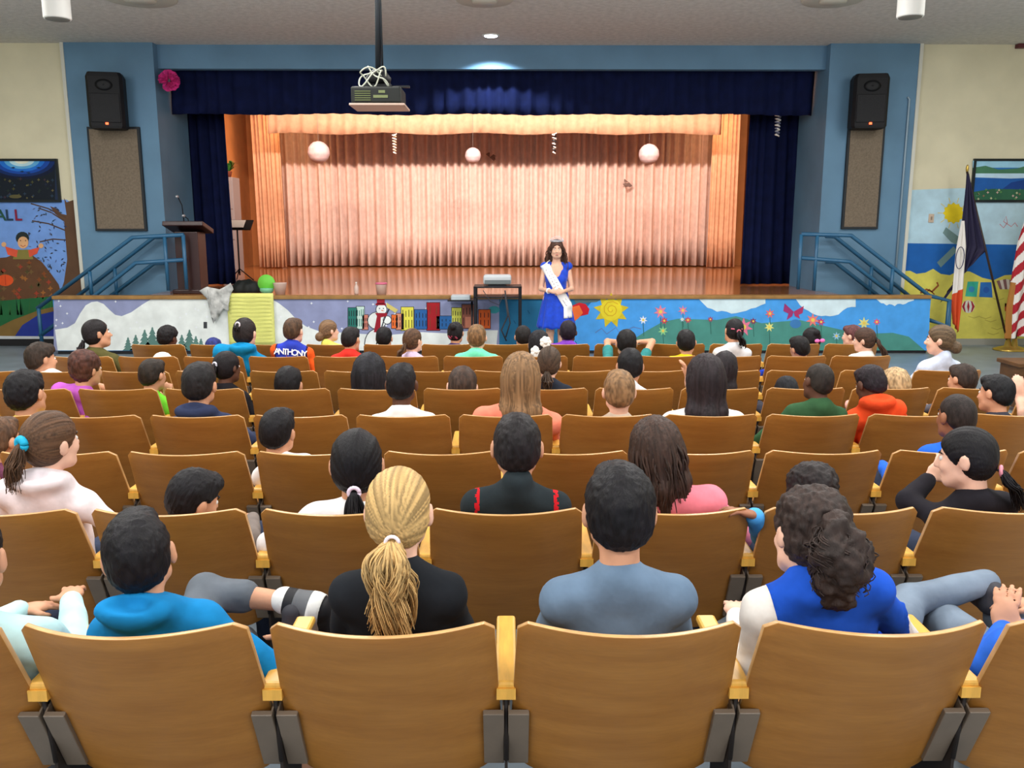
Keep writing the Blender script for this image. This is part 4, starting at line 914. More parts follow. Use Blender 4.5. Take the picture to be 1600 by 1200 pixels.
def catmull(P, j, u):
    p0 = P[max(0, j-1)]; p1 = P[j]; p2 = P[min(len(P)-1, j+1)]; p3 = P[min(len(P)-1, j+2)]
    return .5*((2*p1)+(p2-p0)*u+(2*p0-5*p1+4*p2-p3)*u*u+(3*p1-p0-3*p2+p3)*u*u*u)
def hair_mesh(kind, h, near, seed=0, L=.3, vol=1.0, tiez=-.03):
    """hair in head space (scale 1); returns (P,Q)"""
    key = (kind, round(h, 4), L, vol, seed if near else 0, tiez)
    if key in HAIRC: return HAIRC[key]
    f = Field((-.2, -.26, -.12-(L if kind in ('long', 'wavy', 'bob', 'curlylong') else .06)), (.2, .16, .2), h)
    v = vol
    if kind in ('short', 'buzz', 'puff', 'fluffy'):
        t = {'short': .010, 'buzz': .003, 'puff': .028, 'fluffy': .019}[kind]*v
        f.ell((0, -.014, .030), (.076+t*.8, .094+t, .088+t), .01)
        f.ell((0, -.045, -.02), (.066+t*.6, .052+t*.7, .062), .03)
        n = Vector((0, .677, -.736)).normalized(); f.plane(n, .004+t*.2, .014)
        if kind in ('short', 'fluffy'): f.ell((0, .055, .086), (.055, .034, .026+t*.5), .02)
        for x in (-1, 1): f.ell((x*.084, .004, -.018), (.024, .026, .046), .008, 's')
    elif kind == 'cap':
        pass
    else:
        t = .009*v; f.ell((0, -.014, .030), (.076+t, .094+t, .088+t), .01); f.ell((0, -.04, -.02), (.068+t, .056+t, .068), .03)
        if kind in ('long', 'wavy', 'bob', 'curlylong'):
            for x in (-1, 1):
                f.cap((x*.05, -.03, .0), (x*(.062+.02*(v-1)), -.05, -L*.55-.03), .034*v, .03*v, .03); f.cap((x*(.062+.02*(v-1)), -.05, -L*.55-.03), (x*.055, -.07, -L-.05), .03*v, .014, .03)
            f.cap((0, -.06, .0), (0, -.085, -L*.6-.03), .045*v, .038*v, .04); f.cap((0, -.085, -L*.6-.03), (0, -.09, -L-.07), .038*v, .016, .03)
            f.ell((0, .085, -.045), (.060, .075, .105), .015, 's')
            f.cap((0, .0, -.09), (0, -.02, -.3), .036, .036, .01, 's')
        else:
            n = Vector((0, .80, -.60)).normalized(); f.plane(n, .036, .012)
            f.ell((0, .10, -.05), (.063, .075, .10), .015, 's')
            for x in (-1, 1): f.ell((x*.082, .012, -.03), (.02, .018, .04), .008, 's')
            if kind == 'curly': f.ell((0, -.03, .06), (.088, .09, .075), .03)
            if kind == 'bun': f.ell((0, -.105, .07), (.036, .034, .036), .01)
            if kind == 'lowbun': f.ell((0, -.12, -.055), (.05, .045, .05), .012)
    P, Q = f.nets(); N = vnormals(P, Q); sv = .5+.55*vnoise(P*np.array([120, 120, 40])+seed)
    if kind in ('short', 'buzz', 'fluffy', 'puff'):
        amp = {'short': .0035, 'buzz': .0012, 'fluffy': .006, 'puff': .007}[kind]
        P = P+N*(vnoise(P*np.array([130, 130, 60])+seed)*amp*.8+vnoise(P*22+3+seed)*amp*.5)[:, None]
    elif kind in ('curly', 'curlylong'):
        P = P+N*(vnoise(P*48+seed)*.006+vnoise(P*100)*.004)[:, None]
    else:
        if kind in ('tied', 'lowbun', 'bun'):
            tz = {'tied': tiez, 'lowbun': -.05, 'bun': .07}[kind]; dv = P-np.array([0, -.10, tz]); ph = np.arctan2(dv[:, 0], dv[:, 2]+1e-4); dd = np.linalg.norm(dv, axis=1)
            q = np.stack([np.cos(ph)*15, np.sin(ph)*15, dd*4], 1); P = P+N*(vnoise(q+seed)*.0016+vnoise(q*2.2+9)*.0012)[:, None]
            HAIRC[key] = (P, Q, np.clip(.5+.6*vnoise(q*2.2+seed), 0, 1)); return HAIRC[key]
        th_ = np.arctan2(P[:, 0], -(P[:, 1]+.02)); q = np.stack([th_*22, np.hypot(P[:, 0], P[:, 1])*12, P[:, 2]*4.5], 1)
        P = P+N*(vnoise(q+seed)*.0042+vnoise(q*2.3+9)*.002)[:, None]; sv = .5+.6*vnoise(q*2+seed)
    HAIRC[key] = (P, Q, np.clip(sv, 0, 1)); return HAIRC[key]
SHOE = None
def shoes(root, ankles, col, b_):
    global SHOE
    if SHOE is None:
        f = Field((-.06, -.1, -.01), (.06, .2, .12), .008); f.cap((0, -.03, .035), (0, .12, .03), .036, .034, .02); f.cap((0, -.03, .04), (0, -.03, .085), .036, .038, .02); f.plane((0, 0, -1), 0, .004); SHOE = f.nets()
    key = 'shoe%d_%d_%d' % col
    for a in ankles:
        P, Q = SHOE; 
        if key in HAIRC: o = link(bpy.data.objects.new('shoe', HAIRC[key]), root)
        else: o = nmesh('shoe', P, Q, M('shoe_%d_%d_%d' % col, col, .6), root); HAIRC[key] = o.data
        o.location = a; o.scale = (b_, b_, b_)
PEOPLE = []
def person(row, px_, cy, wpx, yaw, pit, rol, hair, hc, skin, top, tc, label, dy=0.0, hood=False, arms=None, sl='long', low=False, hx=0, L=.25, vol=1.0, pants=(50, 58, 78), tie=None, tail=None, extra=None, legs=None, seat=None, shw=1.0, smax=1.12, neckdy=0, short=None, seed=None, nz=None):
    ry = ROWY[row-1]; Yh = ry+.20+dy; idx = len(PEOPLE); seed = idx if seed is None else seed
    c0 = at(px_, cy, Yh); dep = Yh*math.cos(PITCH)+(CZ-c0.z)*math.sin(PITCH)
    eff = .172*abs(math.cos(math.radians(yaw)))+.20*abs(math.sin(math.radians(yaw)))*.85; s = min(smax, max(.82, wpx*dep/FPX/eff)); yaw, pit, rol = math.radians(yaw), math.radians(pit), math.radians(rol)
    # seat
    if seat is None:
        a, z = ROWN[row]; seat = min(range(a-1, z+2), key=lambda i: abs(seat_x(row, i)-c0.x+hx*.0))
    sx_ = seat_x(row, seat); hx = hx or max(-.07, min(.07, (c0.x-sx_)*.5)); O_ = Vector((sx_, ry+.19, ROWZ[row-1]))
    R = Matrix.Rotation(-yaw, 3, 'Z') @ Matrix.Rotation(rol, 3, 'Y') @ Matrix.Rotation(-pit, 3, 'X')
    H = c0-O_-Vector((0, 0, .122*s)); h = .0065 if row == 1 else .0075 if row == 2 else .009 if row <= 4 else .012
    root = empty('person', O_, label, 'person'); PEOPLE.append(((row, seat), label, root)); 
    N = H+R @ Vector((0, -.030, -.06))*s+Vector((0, -.012+neckdy, -.112+(nz if nz is not None else (.012 if row < 3 else .018))))*s
    hip = Vector((hx, .13, .50)); b = s; up = (N-hip); upn = up.normalized(); rightv = Vector((1, 0, 0)); rightv = (rightv-upn*rightv.dot(upn)).normalized()
    ty = math.radians(np.degrees(yaw)*.25); rightv = Matrix.Rotation(-ty, 3, 'Z') @ rightv
    SH = [N+rightv*(x*.128*b*shw)-upn*.066*b for x in (-1, 1)]
    lo = [min(H.x-.2, hip.x-.36), -.4, .0]; hi = [max(H.x+.2, hip.x+.36), .72, H.z+.2]
    # arm joints
    A = {}
    for k, x in ((0, -1), (1, 1)):
        el = Vector((hx+x*.182*b, .13, max(.60, SH[k].z-.24*b))); wr = Vector((hx+x*.10, .34, .60)); hd = Vector((-x*.6, .7, -.15)); A[k] = [el, wr, hd, Vector((0, 0, 1))]
    if arms:
        for k, v in arms.items(): A[k] = [O_*0+Vector(v[0]), Vector(v[1]), Vector(v[2]), Vector(v[3]) if len(v) > 3 else Vector((0, 0, 1))]
    for k in A:
        for j in (0, 1):
            for q in range(3): lo[q] = min(lo[q], A[k][j][q]-.16); hi[q] = max(hi[q], A[k][j][q]+.16)
    legj = legs or [[Vector((hx-.085*b, .14, .50)), Vector((hx-.10, .13+.36*b, .50)), Vector((hx-.10, .15+.34*b, .09))], [Vector((hx+.085*b, .14, .50)), Vector((hx+.10, .13+.36*b, .50)), Vector((hx+.10, .15+.34*b, .09))]]
    legj = [[Vector(p) for p in l_] for l_ in legj]
    for l_ in legj:
        for p in l_:
            for q in range(3): lo[q] = min(lo[q], p[q]-.12); hi[q] = max(hi[q], p[q]+.12)
    lo[2] = max(lo[2], .0-.1)
    # --- body
    f = Field(lo, hi, h); add_head(f, H, R, s, N-upn*.01)
    f.cap(SH[0]-rightv*-.02-upn*.01, SH[1]-rightv*.02-upn*.01, .030*b, k=.03); f.cap(N-upn*.12*b, hip, .066*b, .080*b, .03)
    for k, x in ((0, -1), (1, 1)):
        el, wr, hd, nr = A[k]; f.cap(SH[k]-upn*.006, el, .033*b, .032*b, .02); f.cap(el, wr, .031*b, .021*b, .01); add_hand(f, wr, hd, nr, b, .5, x)
        a, kn, an = legj[k]; f.cap(a, kn, .062*b, .046*b, .02); f.cap(kn, an, .043*b, .030*b, .01)
    P, Q = f.nets(); nmesh('body', P, Q, skinm(skin), root)
    face_parts(H, R, s, root, hc)
    # --- upper garment
    f = Field(lo, hi, max(h, .008)); 
    for x in (-1, 1):
        f.cap(N-upn*.13*b+rightv*(x*.055*b), hip+rightv*(x*.06*b), .088*b, .095*b, .04)
        pass
    f.cap(SH[0]-upn*.02*b, SH[1]-upn*.02*b, .048*b, k=.03); f.cap(N-upn*.12*b, hip, .096*b, .098*b, .03)
    for q_ in (0, 1): f.cap(N-upn*.0*b, SH[q_]+upn*.0*b, .050*b, .043*b, .05)
    f.cap(N-upn*.02, N-upn*.004*b, .058*b, k=.02)
    for k in (0, 1):
        el, wr, hd, nr = A[k]
        if sl == 'long': f.cap(SH[k], el, .043*b, .043*b, .02); f.cap(el, wr-(wr-el).normalized()*.01, .044*b, .031*b, .015)
        elif sl == 'short': f.cap(SH[k], SH[k].lerp(el, .62), .045*b, .047*b, .02)
    if top == 'collar': f.cap(N+upn*.0, N+upn*.035*b+Vector((0, .0, 0)), .060*b, .056*b, .01)
    if hood:
        f.ell(N+Vector((0, -.055, .03))*b, [.098*b, .05*b, .048*b], .03); f.cap(N+Vector((-.075, -.01, .02))*b, N+Vector((-.03, .07, -.02))*b, .03*b, .022*b, .03); f.cap(N+Vector((.075, -.01, .02))*b, N+Vector((.03, .07, -.02))*b, .03*b, .022*b, .03)
        f.ell(N+Vector((0, -.075, .06))*b, [.05*b, .022*b, .018*b], .02, 's')
    P, Q = f.nets(); Nn = vnormals(P, Q); q = P*np.array([9, 9, 16])+seed*3.3; P = P+Nn*(vnoise(q)*.005+vnoise(q*2.1)*.0025)[:, None]
    mi = None; ms = [clothm(tc)]
    if extra == 'vest':     # white sleeves on a coloured body
        cd_ = (P-np.array(N-upn*.1)) @ np.array(rightv); P = snap(P, cd_, rightv, -.118*b, .008); P = snap(P, cd_, rightv, .24*b, .008)
        cen = P[Q].mean(1); dx = (cen-np.array(N-upn*.1)) @ np.array(rightv); mi = ((dx < -.118*b) | (dx > .24*b)).astype(int); ms = [clothm(tc), clothm((232, 228, 222))]
    if extra == 'piping':
        cen = P[Q].mean(1); dx = np.abs((cen-np.array(N)) @ np.array(rightv)); zz = (cen-np.array(N)) @ np.array(upn); mi = ((np.abs(dx-.135*b-.02*np.clip(-zz*2, 0, 1)) < .005) & (cen[:, 2] > N.z-.25)).astype(int); ms = [clothm(tc), clothm((200, 30, 40))]
    if extra == 'jersey':
        cen = P[Q].mean(1); dx = np.abs((cen-np.array(N-upn*.1)) @ np.array(rightv)); mi = np.where(dx > .15*b, 1, np.where(dx > .135*b, 2, 0)); ms = [clothm(tc), clothm((235, 95, 35)), clothm((40, 30, 70))]
    g = nmesh({'vest': 'jacket', 'jersey': 'jersey'}.get(extra, 'hoodie' if hood else 'shirt'), P, Q, ms, root, mi)
    # --- trousers and shoes
    f = Field([lo[0], -.1, lo[2]], [hi[0], hi[1], max(.75, max(l_[1].z for l_ in legj)+.12)], .014 if row > 2 else .010)
    f.cap(legj[0][0], legj[1][0], .092*b, k=.03)
    for a, kn, an in legj: f.cap(a, kn, .078*b, .060*b, .02); f.cap(kn, an if short is None else kn.lerp(an, short), .058*b, .044*b if short is None else .055*b, .015)
    P, Q = f.nets(); Nn = vnormals(P, Q); P = P+Nn*(vnoise(P*14+seed)*.004)[:, None]; nmesh('trousers', P, Q, clothm(pants), root)
    shoes(root, [an-Vector((0, 0, .085)) for a, kn, an in legj[:(1 if short else 2)]], (60, 60, 66), b)
    # --- hair
    M4 = Matrix.Translation(H) @ R.to_4x4() @ Matrix.Scale(s, 4)
    if hair != 'none':
        hh = .0055 if row <= 2 else .008 if row <= 4 else .010
        P, Q, sv = hair_mesh({'pony': 'tied', 'curlypony': 'curly'}.get(hair, hair), hh, row <= 3, seed, L, vol, (tail or {}).get('z', -.03))
        o = nmesh('hair', P, Q, hairm(hc), root); o.matrix_local = M4; set_strand(o, sv)
        hb = o
        if hair in ('pony', 'curlypony'):
            rn = random.Random(seed); b_ = MB(); tl = tail or {}; pz = tl.get('z', -.01); ln = tl.get('len', .25); ox = tl.get('dx', 0); wd = tl.get('w', .03); nn = tl.get('n', 30 if row > 3 else 120)
            base = Vector((0, -.108, pz)); Ri = R.transposed(); dn = Ri @ Vector((ox, tl.get('dy', .0), -1)).normalized()
            path = [base+Vector((0, .03, 0)), base+Vector((0, -.012, .0)), base+Vector((0, -.03, -.03))+dn*.02, base+Vector((0, -.035, 0))+dn*ln*.5, base+Vector((0, -.02, 0))+dn*ln]
            if hair == 'curlypony':
                strands(b_, path, nn, [.014, .026, wd*1.15, wd*1.35, wd*1.0], .0030, rn, .020, 3.6, .5)
                f_ = Field((-.25, -.3, -.4), (.25, .05, .2), .007); sp_ = [.02, .025, wd*1.0, wd*1.15, wd*.85]
                for q_ in range(4): f_.cap(path[q_], path[q_+1], sp_[q_], sp_[q_+1], .03)
                p_, q_ = f_.nets(); n_ = vnormals(p_, q_); p_ = p_+n_*(vnoise(p_*38)*.016+vnoise(p_*80+5)*.008)[:, None]; b_.add([tuple(v) for v in p_], [tuple(v) for v in q_], 0, True); b_.st += list(np.clip(.45+.5*vnoise(p_*60), 0, 1))
            else: strands(b_, path, nn, [.012, .010, wd*.75, wd, wd*.85], .0030 if row < 4 else .008, rn, tl.get('wave', .008), 1.6, .35)
            g = b_.build('ponytail', hairm(tl.get('col', hc)), hb); set_strand(g, b_.st if len(b_.st) == len(b_.v) else [.5]*len(b_.v))
            if tie:
                t_ = MB(); pts = [base+Vector((.017*math.cos(a), -.012, .017*math.sin(a))) for a in np.linspace(0, 2*PI, 16)]; t_.tube(pts, tl.get('tie_r', .007), 8); t_ = t_.build('hair_tie', M('tie_%d_%d_%d' % tie, tie, .6), hb)
        if row <= 3 and hair in ('long', 'wavy'):
            rn = random.Random(seed); b_ = MB()
            for i in range(46):
                a = rn.uniform(-1.25, 1.25); x = math.sin(a)*.085*vol; y = -.02-math.cos(a)*.088
                path = [Vector((x*.8, y*.9, .06)), Vector((x*1.08, y*1.08, 0)), Vector((x*1.05, y*1.12, -L*.5)), Vector((x*.95+rn.uniform(-.02, .02), y*1.1, -L-.04-rn.uniform(0, .05)))]
                strands(b_, path, 1, [.004, .008, .01], .0045, rn, .01, 1.3, .3)
            g = b_.build('loose_strands', hairm(hc), hb); set_strand(g, b_.st)
    return root, dict(H=H, R=R, s=s, N=N, SH=SH, M4=M4, O=O_, up=upn, rt=rightv)
# world point for a pixel, given relative to the seat of a person
def loc(row, seat, x, y, dY): 
    o = Vector((seat_x(row, seat), ROWY[row-1]+.19, ROWZ[row-1])); return at(x, y, o.y+dY)-o
P_ = person
# ---- nearest row
P_(1, 212, 799, 126, -15, -2, -7, 'short', BLACK, TAN, 'tee', (24, 128, 190), 'boy with short black hair in a bright blue hoodie, slouching in the nearest row', vol=.8, nz=.03, hood=True, pants=(98, 104, 112),
   arms={1: ((.26, .03, .58), (.20, .26, .56), (-.3, .9, -.1)), 0: ((-.17, .12, .60), (-.06, .30, .58), (.6, .7, 0))}, hx=.02,
   legs=[[(-.03, .14, .50), loc(1, -2, 322, 925, .44), loc(1, -2, 462, 942, .40)], [(.09, .14, .50), loc(1, -2, 372, 1008, .38), (.20, .42, .09)]], short=.42)
r1, i1 = P_(1, 622, 731, 104, 2, 2, 0, 'pony', (200, 164, 108), FAIR, 'tee', (30, 33, 38), 'girl with a long wavy blonde ponytail wearing a black long sleeved top', tie=(235, 225, 235), tail=dict(z=-.045, len=.27, w=.064, n=760, wave=.026, dy=.14, tie_r=.005))
P_(1, 969, 726, 110, 0, 0, 0, 'short', BLACK, TAN, 'tee', (104, 126, 150), 'boy with thick short black hair in a grey blue shirt', vol=1.25, shw=1.08)
P_(1, 1266, 768, 112, -12, 12, 6, 'curlypony', (56, 44, 40), FAIR, 'tee', (32, 84, 196), 'girl with a curly dark ponytail in a royal blue jacket with white sleeves', nz=0.05, extra='vest', hx=.02, sl='long', shw=1.15,
   tail=dict(z=.045, len=.19, w=.058, n=560, dx=.08), arms={0: ((-.20, .06, .56), (-.17, .30, .60), (.2, .9, 0)), 1: ((.22, .14, .58), (.10, .36, .62), (-.4, .8, 0))}, pants=(120, 134, 150),
   legs=[[(-.02, .14, .50), (.10, .52, .50), (.12, .52, .09)], [(.12, .14, .50), (.36, .46, .56), (.60, .50, .60)]])
P_(1, -62, 800, 128, -10, 0, 0, 'short', BLACK, TAN, 'tee', (186, 222, 224), 'child at the left edge whose pale mint sleeve shows, head outside the picture', arms={1: ((.26, .10, .58), (.12, .36, .62), (-.3, .8, 0))}, hx=.1, shw=1.2)
P_(1, 1690, 790, 120, 0, 0, 0, 'long', BLACK, TAN, 'tee', (44, 100, 205), 'child at the right edge in a blue sleeve, head outside the picture', hx=.05, arms={0: (loc(1, 2, 1545, 1040, .06), loc(1, 2, 1568, 985, .22), (.3, .5, .8))}, pants=(120, 134, 150))
# ---- second row
P_(2, 76, 642, 92, 28, 0, 6, 'pony', MBROWN, FAIR, 'tee', (238, 226, 230), 'girl in a white hooded top with a brown ponytail held by a cyan scrunchie', hood=True, tie=(20, 165, 205), tail=dict(z=.02, len=.19, w=.04, tie_r=.016, dx=-.2), arms={1: ((.34, .02, .62), (.36, .26, .55), (.2, .9, -.2))}, hx=.02, shw=1.15)
P_(2, 300, 733, 92, 45, 18, 14, 'short', BLACK, TAN, 'tee', (120, 110, 105), 'boy with black hair and dark glasses slumped low, looking right', dy=.03, low=True, vol=1.0)
P_(2, 556, 671, 86, -4, 0, 0, 'pony', BLACK, TAN, 'tee', (232, 232, 234), 'girl in white with a black ponytail and a pale lilac tie', nz=0.02, tie=(225, 205, 225), tail=dict(z=-.06, len=.20, w=.035, n=240), hx=-.04, arms={0: ((-.25, .02, .62), (-.20, .28, .58), (.3, .9, 0))})
P_(2, 808, 646, 78, 0, 2, 0, 'short', (34, 30, 32), TAN, 'collar', (40, 48, 52), 'boy in a dark tracksuit jacket with red piping on the shoulders', nz=0.03, extra='piping', vol=.8, shw=1.05)
P_(2, 1028, 651, 88, 4, 2, -8, 'long', (64, 46, 38), FAIR, 'tee', (240, 130, 145), 'girl with long brown hair in a bright pink top', nz=0.03, L=.11, vol=1.0, hx=.10, shw=1.15)
P_(2, 1268, 727, 78, -12, 10, 0, 'curly', (40, 34, 34), BROWN, 'tee', (78, 160, 222), 'child with curly dark hair in a light blue sleeve, hand on the next seat', arms={0: (loc(2, 2, 1190, 835, .02), loc(2, 2, 1178, 805, -.14), (-.9, -.2, .3))})
P_(2, 1513, 669, 92, -55, 8, 4, 'pony', BLACK, FAIR, 'tee', (34, 32, 38), 'girl in black leaning her cheek on her hand, black ponytail with a pink tie', tie=(230, 150, 165), tail=dict(z=-.045, len=.18, w=.035, dx=.5), arms={0: (loc(2, 3, 1418, 785, .1), loc(2, 3, 1452, 748, .16), (.7, .3, .75), (0, -1, 0))}, hx=.02, smax=1.1)
# ---- third row
P_(3, -2, 652, 44, 20, 0, 0, 'short', MBROWN, TAN, 'tee', (120, 70, 95), 'child at the left edge with brown hair and a mauve top', smax=.98)
P_(3, 433, 638, 62, 14, 0, 4, 'short', BLACK, TAN, 'tee', (238, 236, 236), 'boy with short black hair in a white shirt turned slightly right', arms={0: ((-.23, .1, .62), (-.2, .34, .6), (0, 1, 0))})
P_(3, 1497, 615, 62, -12, 4, 0, 'buzz', (44, 36, 34), BROWN, 'tee', (40, 100, 210), 'boy with a close cropped dark head and a blue shirt')
# ---- fourth row
P_(4, 38, 580, 58, 8, 0, -4, 'fluffy', BLACK, TAN, 'tee', (232, 222, 90), 'boy with thick black hair in a yellow shirt', vol=.8)
P_(4, 310, 566, 54, 4, 0, 4, 'short', (32, 30, 32), TAN, 'tee', (48, 56, 84), 'boy with short dark hair in a navy hoodie', hood=True)
P_(4, 627, 567, 52, 4, 0, 0, 'short', (26, 24, 28), DARK, 'tee', (245, 243, 240), 'boy with cropped black hair in a bright white shirt', vol=.7, shw=1.1)
P_(4, 814, 550, 62, 4, 0, 0, 'long', LBROWN, FAIR, 'tee', (248, 140, 115), 'girl with long light brown hair in a coral top', nz=0.035, L=.21, vol=1.1, shw=1.25)
P_(4, 968, 578, 50, 0, 0, 0, 'short', LBROWN, FAIR, 'none', (200, 180, 160), 'boy with short sandy brown hair and a bare neck', sl='short', neckdy=.02)
P_(4, 1103, 553, 60, 0, 4, 0, 'long', (46, 38, 42), FAIR, 'tee', (238, 236, 238), 'girl in white with very long straight dark hair', nz=0.035, L=.20, vol=1.0, shw=1.12)
P_(4, 1280, 567, 52, -16, 4, 6, 'buzz', (44, 38, 34), DARK, 'tee', (52, 88, 58), 'boy with a cropped head in a dark green shirt', nz=0.03, shw=1.15, arms={0: ((-.26, .06, .56), (-.24, .30, .55), (0, 1, 0))})
P_(4, 1362, 571, 50, -18, 22, 0, 'short', (36, 28, 34), DARK, 'tee', (240, 82, 40), 'child in a bright orange hoodie leaning forward', nz=0.04, hood=True, vol=.8, arms={0: ((-.28, .06, .55), (-.25, .30, .5), (0, 1, 0))}, hx=-.05)
P_(4, 1558, 586, 54, -30, 6, 8, 'short', (22, 22, 26), TAN, 'tee', (60, 60, 70), 'boy with straight black hair beside raised hands at the right edge')
P_(4, 1640, 585, 50, 0, 0, 0, 'short', BLACK, FAIR, 'tee', (40, 190, 200), 'child at the right edge in turquoise with both hands held together', seat=6, arms={0: (loc(4, 6, 1600, 645, .1), loc(4, 6, 1592, 622, .2), (0, .2, 1)), 1: (loc(4, 6, 1612, 645, .1), loc(4, 6, 1598, 620, .22), (-.1, .2, 1))}, sl='short')
# ---- fifth row
P_(5, 133, 549, 54, 30, 4, 4, 'curly', (84, 52, 44), TAN, 'tee', (190, 95, 195), 'girl with curly brown hair in a purple shirt', seat=-6, shw=1.05, arms={1: ((.30, -.04, .60), (.28, .2, .5), (0, 1, 0))})
P_(5, 237, 561, 44, 20, 4, 0, 'short', (44, 36, 30), TAN, 'tee', (120, 220, 60), 'boy with brown hair raising a lime green sleeve', seat=-5, arms={1: (loc(5, -5, 266, 645, .05), loc(5, -5, 262, 625, .1), (0, .1, 1))})
P_(5, 354, 549, 46, 30, 4, 0, 'pony', (26, 22, 26), DARK, 'tee', (32, 30, 34), 'girl in black with a dark ponytail and pale hair clip', tie=(210, 210, 225), tail=dict(z=.03, len=.2, w=.035, dx=-.3), arms={1: ((.28, -.02, .56), (.26, .2, .5), (0, 1, 0))})
P_(5, 450, 573, 46, 6, 10, 0, 'short', BLACK, TAN, 'tee', (60, 60, 70), 'child with black hair sitting low, left of the long haired girl')
P_(5, 577, 551, 54, 4, 0, 0, 'long', (34, 34, 40), TAN, 'tee', (50, 50, 60), 'girl with long straight black hair falling over her shoulders', L=.19, vol=1.12)
P_(5, 722, 573, 46, 0, 12, 4, 'short', (70, 54, 46), FAIR, 'tee', (190, 120, 60), 'child with short brown hair sitting low, left of the coral top')
P_(5, 858, 541, 42, 8, 0, 4, 'pony', (78, 62, 50), FAIR, 'tee', (40, 46, 58), 'girl with a low brown ponytail in a navy top', tail=dict(z=-.055, len=.13, w=.05), shw=1.05)
P_(5, 985, 544, 44, 4, 4, 0, 'short', (24, 24, 28), TAN, 'collar', (232, 236, 242), 'boy with black hair and a white collared shirt', vol=.9)
P_(5, 1134, 549, 48, 20, 6, 0, 'wavy', (38, 32, 36), TAN, 'tee', (190, 70, 90), 'girl with long dark hair and a reddish top behind the girl in white', L=.19, arms={0: (loc(5, 2, 1078, 600, .0), loc(5, 2, 1074, 588, -.02), (-.3, 0, 1))}, sl='short')
P_(5, 1230, 589, 30, 0, 30, 0, 'short', (24, 26, 32), DARK, 'tee', (50, 50, 60), 'child ducked so low that only a black crown of hair shows', smax=.85)
P_(5, 1400, 577, 34, -20, 16, 0, 'fluffy', (190, 160, 120), FAIR, 'tee', (220, 160, 150), 'child with fluffy blond hair sitting low beside the orange hoodie', smax=.9)
P_(5, 1505, 569, 46, -26, 8, 6, 'short', (54, 42, 36), TAN, 'tee', (90, 90, 100), 'boy with short brown hair bending forward near the right aisle')
# ---- sixth row
P_(6, 63, 537, 50, 40, 4, -4, 'fluffy', (54, 42, 34), TAN, 'tee', (240, 240, 240), 'boy with messy brown hair in a white shirt at the left', hx=.1, sl='short', vol=.9)
P_(7, 253, 552, 26, 0, 20, 0, 'none', (30, 30, 30), TAN, 'tee', (90, 90, 100), 'child sitting low whose white skullcap shows above the seat', smax=.86)
P_(6, 1470, 508, 46, -60, 2, 0, 'lowbun', (100, 82, 62), FAIR, 'collar', (205, 216, 238), 'adult in a pale blue shirt with tied brown hair, looking left', shw=1.1)
# ---- seventh row
P_(7, 150, 499, 46, 50, -4, -4, 'pony', (30, 26, 28), TAN, 'tee', (88, 84, 48), 'adult in an olive shirt with a black ponytail, looking toward the stage', nz=0.03, shw=1.2, tie=(30, 30, 32), tail=dict(z=-.05, len=.07, w=.04), arms={1: ((.30, .0, .60), (.3, .25, .55), (0, 1, 0))})
P_(7, 382, 497, 40, 12, 6, 0, 'pony', (40, 34, 34), FAIR, 'tee', (24, 140, 195), 'adult in a sky blue hooded jacket with dark pinned up hair', nz=0.04, hood=True, shw=1.35, smax=1.1, tie=(215, 210, 220), tail=dict(z=.07, len=.04, w=.02, n=10), arms={1: ((.33, .0, .60), (.3, .25, .55), (0, 1, 0))})
rj, ij = P_(7, 458, 497, 36, 16, 2, 0, 'short', (84, 62, 46), FAIR, 'tee', (52, 70, 190), 'boy in a blue basketball jersey with white lettering and orange sleeves', nz=0.045, extra='jersey', shw=1.15, arms={1: ((.29, -.02, .58), (.27, .2, .52), (0, 1, 0))})
P_(7, 548, 511, 36, 24, 4, 0, 'short', (32, 28, 30), TAN, 'tee', (228, 56, 46), 'boy with black hair in a bright red shirt', nz=0.03, shw=1.1)
P_(7, 645, 513, 34, 35, 0, 0, 'pony', MBROWN, FAIR, 'tee', (226, 205, 235), 'girl in a lilac top with a brown ponytail hanging over the seat', tail=dict(z=-.02, len=.17, w=.035, dx=-.4), shw=1.05)
P_(7, 745, 507, 32, 4, 0, 0, 'short', (130, 98, 66), FAIR, 'tee', (120, 232, 190), 'boy with light brown hair in a mint green shirt', nz=0.035, sl='short', shw=1.2)
P_(7, 842, 516, 38, -10, 4, 0, 'wavy', (28, 26, 32), TAN, 'tee', (60, 60, 70), 'girl with black hair wearing two large white flowers', L=.12)
P_(7, 979, 515, 32, 0, 4, 0, 'short', (24, 22, 24), TAN, 'tee', (50, 130, 130), 'boy with black hair in a teal shirt', sl='short', arms={0: (loc(7, 1, 949, 534, .64), loc(7, 1, 966, 534, .63), (1, .1, 0)), 1: (loc(7, 1, 1019, 534, .64), loc(7, 1, 1000, 534, .63), (-1, .1, 0))}, shw=1.1)
P_(7, 1073, 515, 34, 10, 4, -6, 'short', (28, 26, 28), TAN, 'tee', (238, 210, 30), 'boy with dark hair and a bright yellow collar', shw=.9)
P_(7, 1147, 498, 32, -10, 4, 8, 'pony', (26, 24, 28), TAN, 'tee', (225, 228, 232), 'girl in white with pink clips in her black ponytail', tie=(200, 100, 120), tail=dict(z=.0, len=.17, w=.04, dx=.25), shw=1.05)
P_(7, 1250, 525, 32, -24, 6, -10, 'short', (26, 24, 26), TAN, 'tee', (40, 70, 190), 'boy with black hair beside a blue sleeve in the right block', arms={0: ((-.26, .0, .62), (-.24, .2, .5), (0, 1, 0))})
P_(7, 1351, 512, 36, -58, 6, -4, 'pony', (74, 54, 44), FAIR, 'tee', (238, 234, 226), 'woman in a cream top with a long brown ponytail, looking left', tail=dict(z=.0, len=.26, w=.04, dx=.45), tie=(30, 30, 34), smax=1.1)
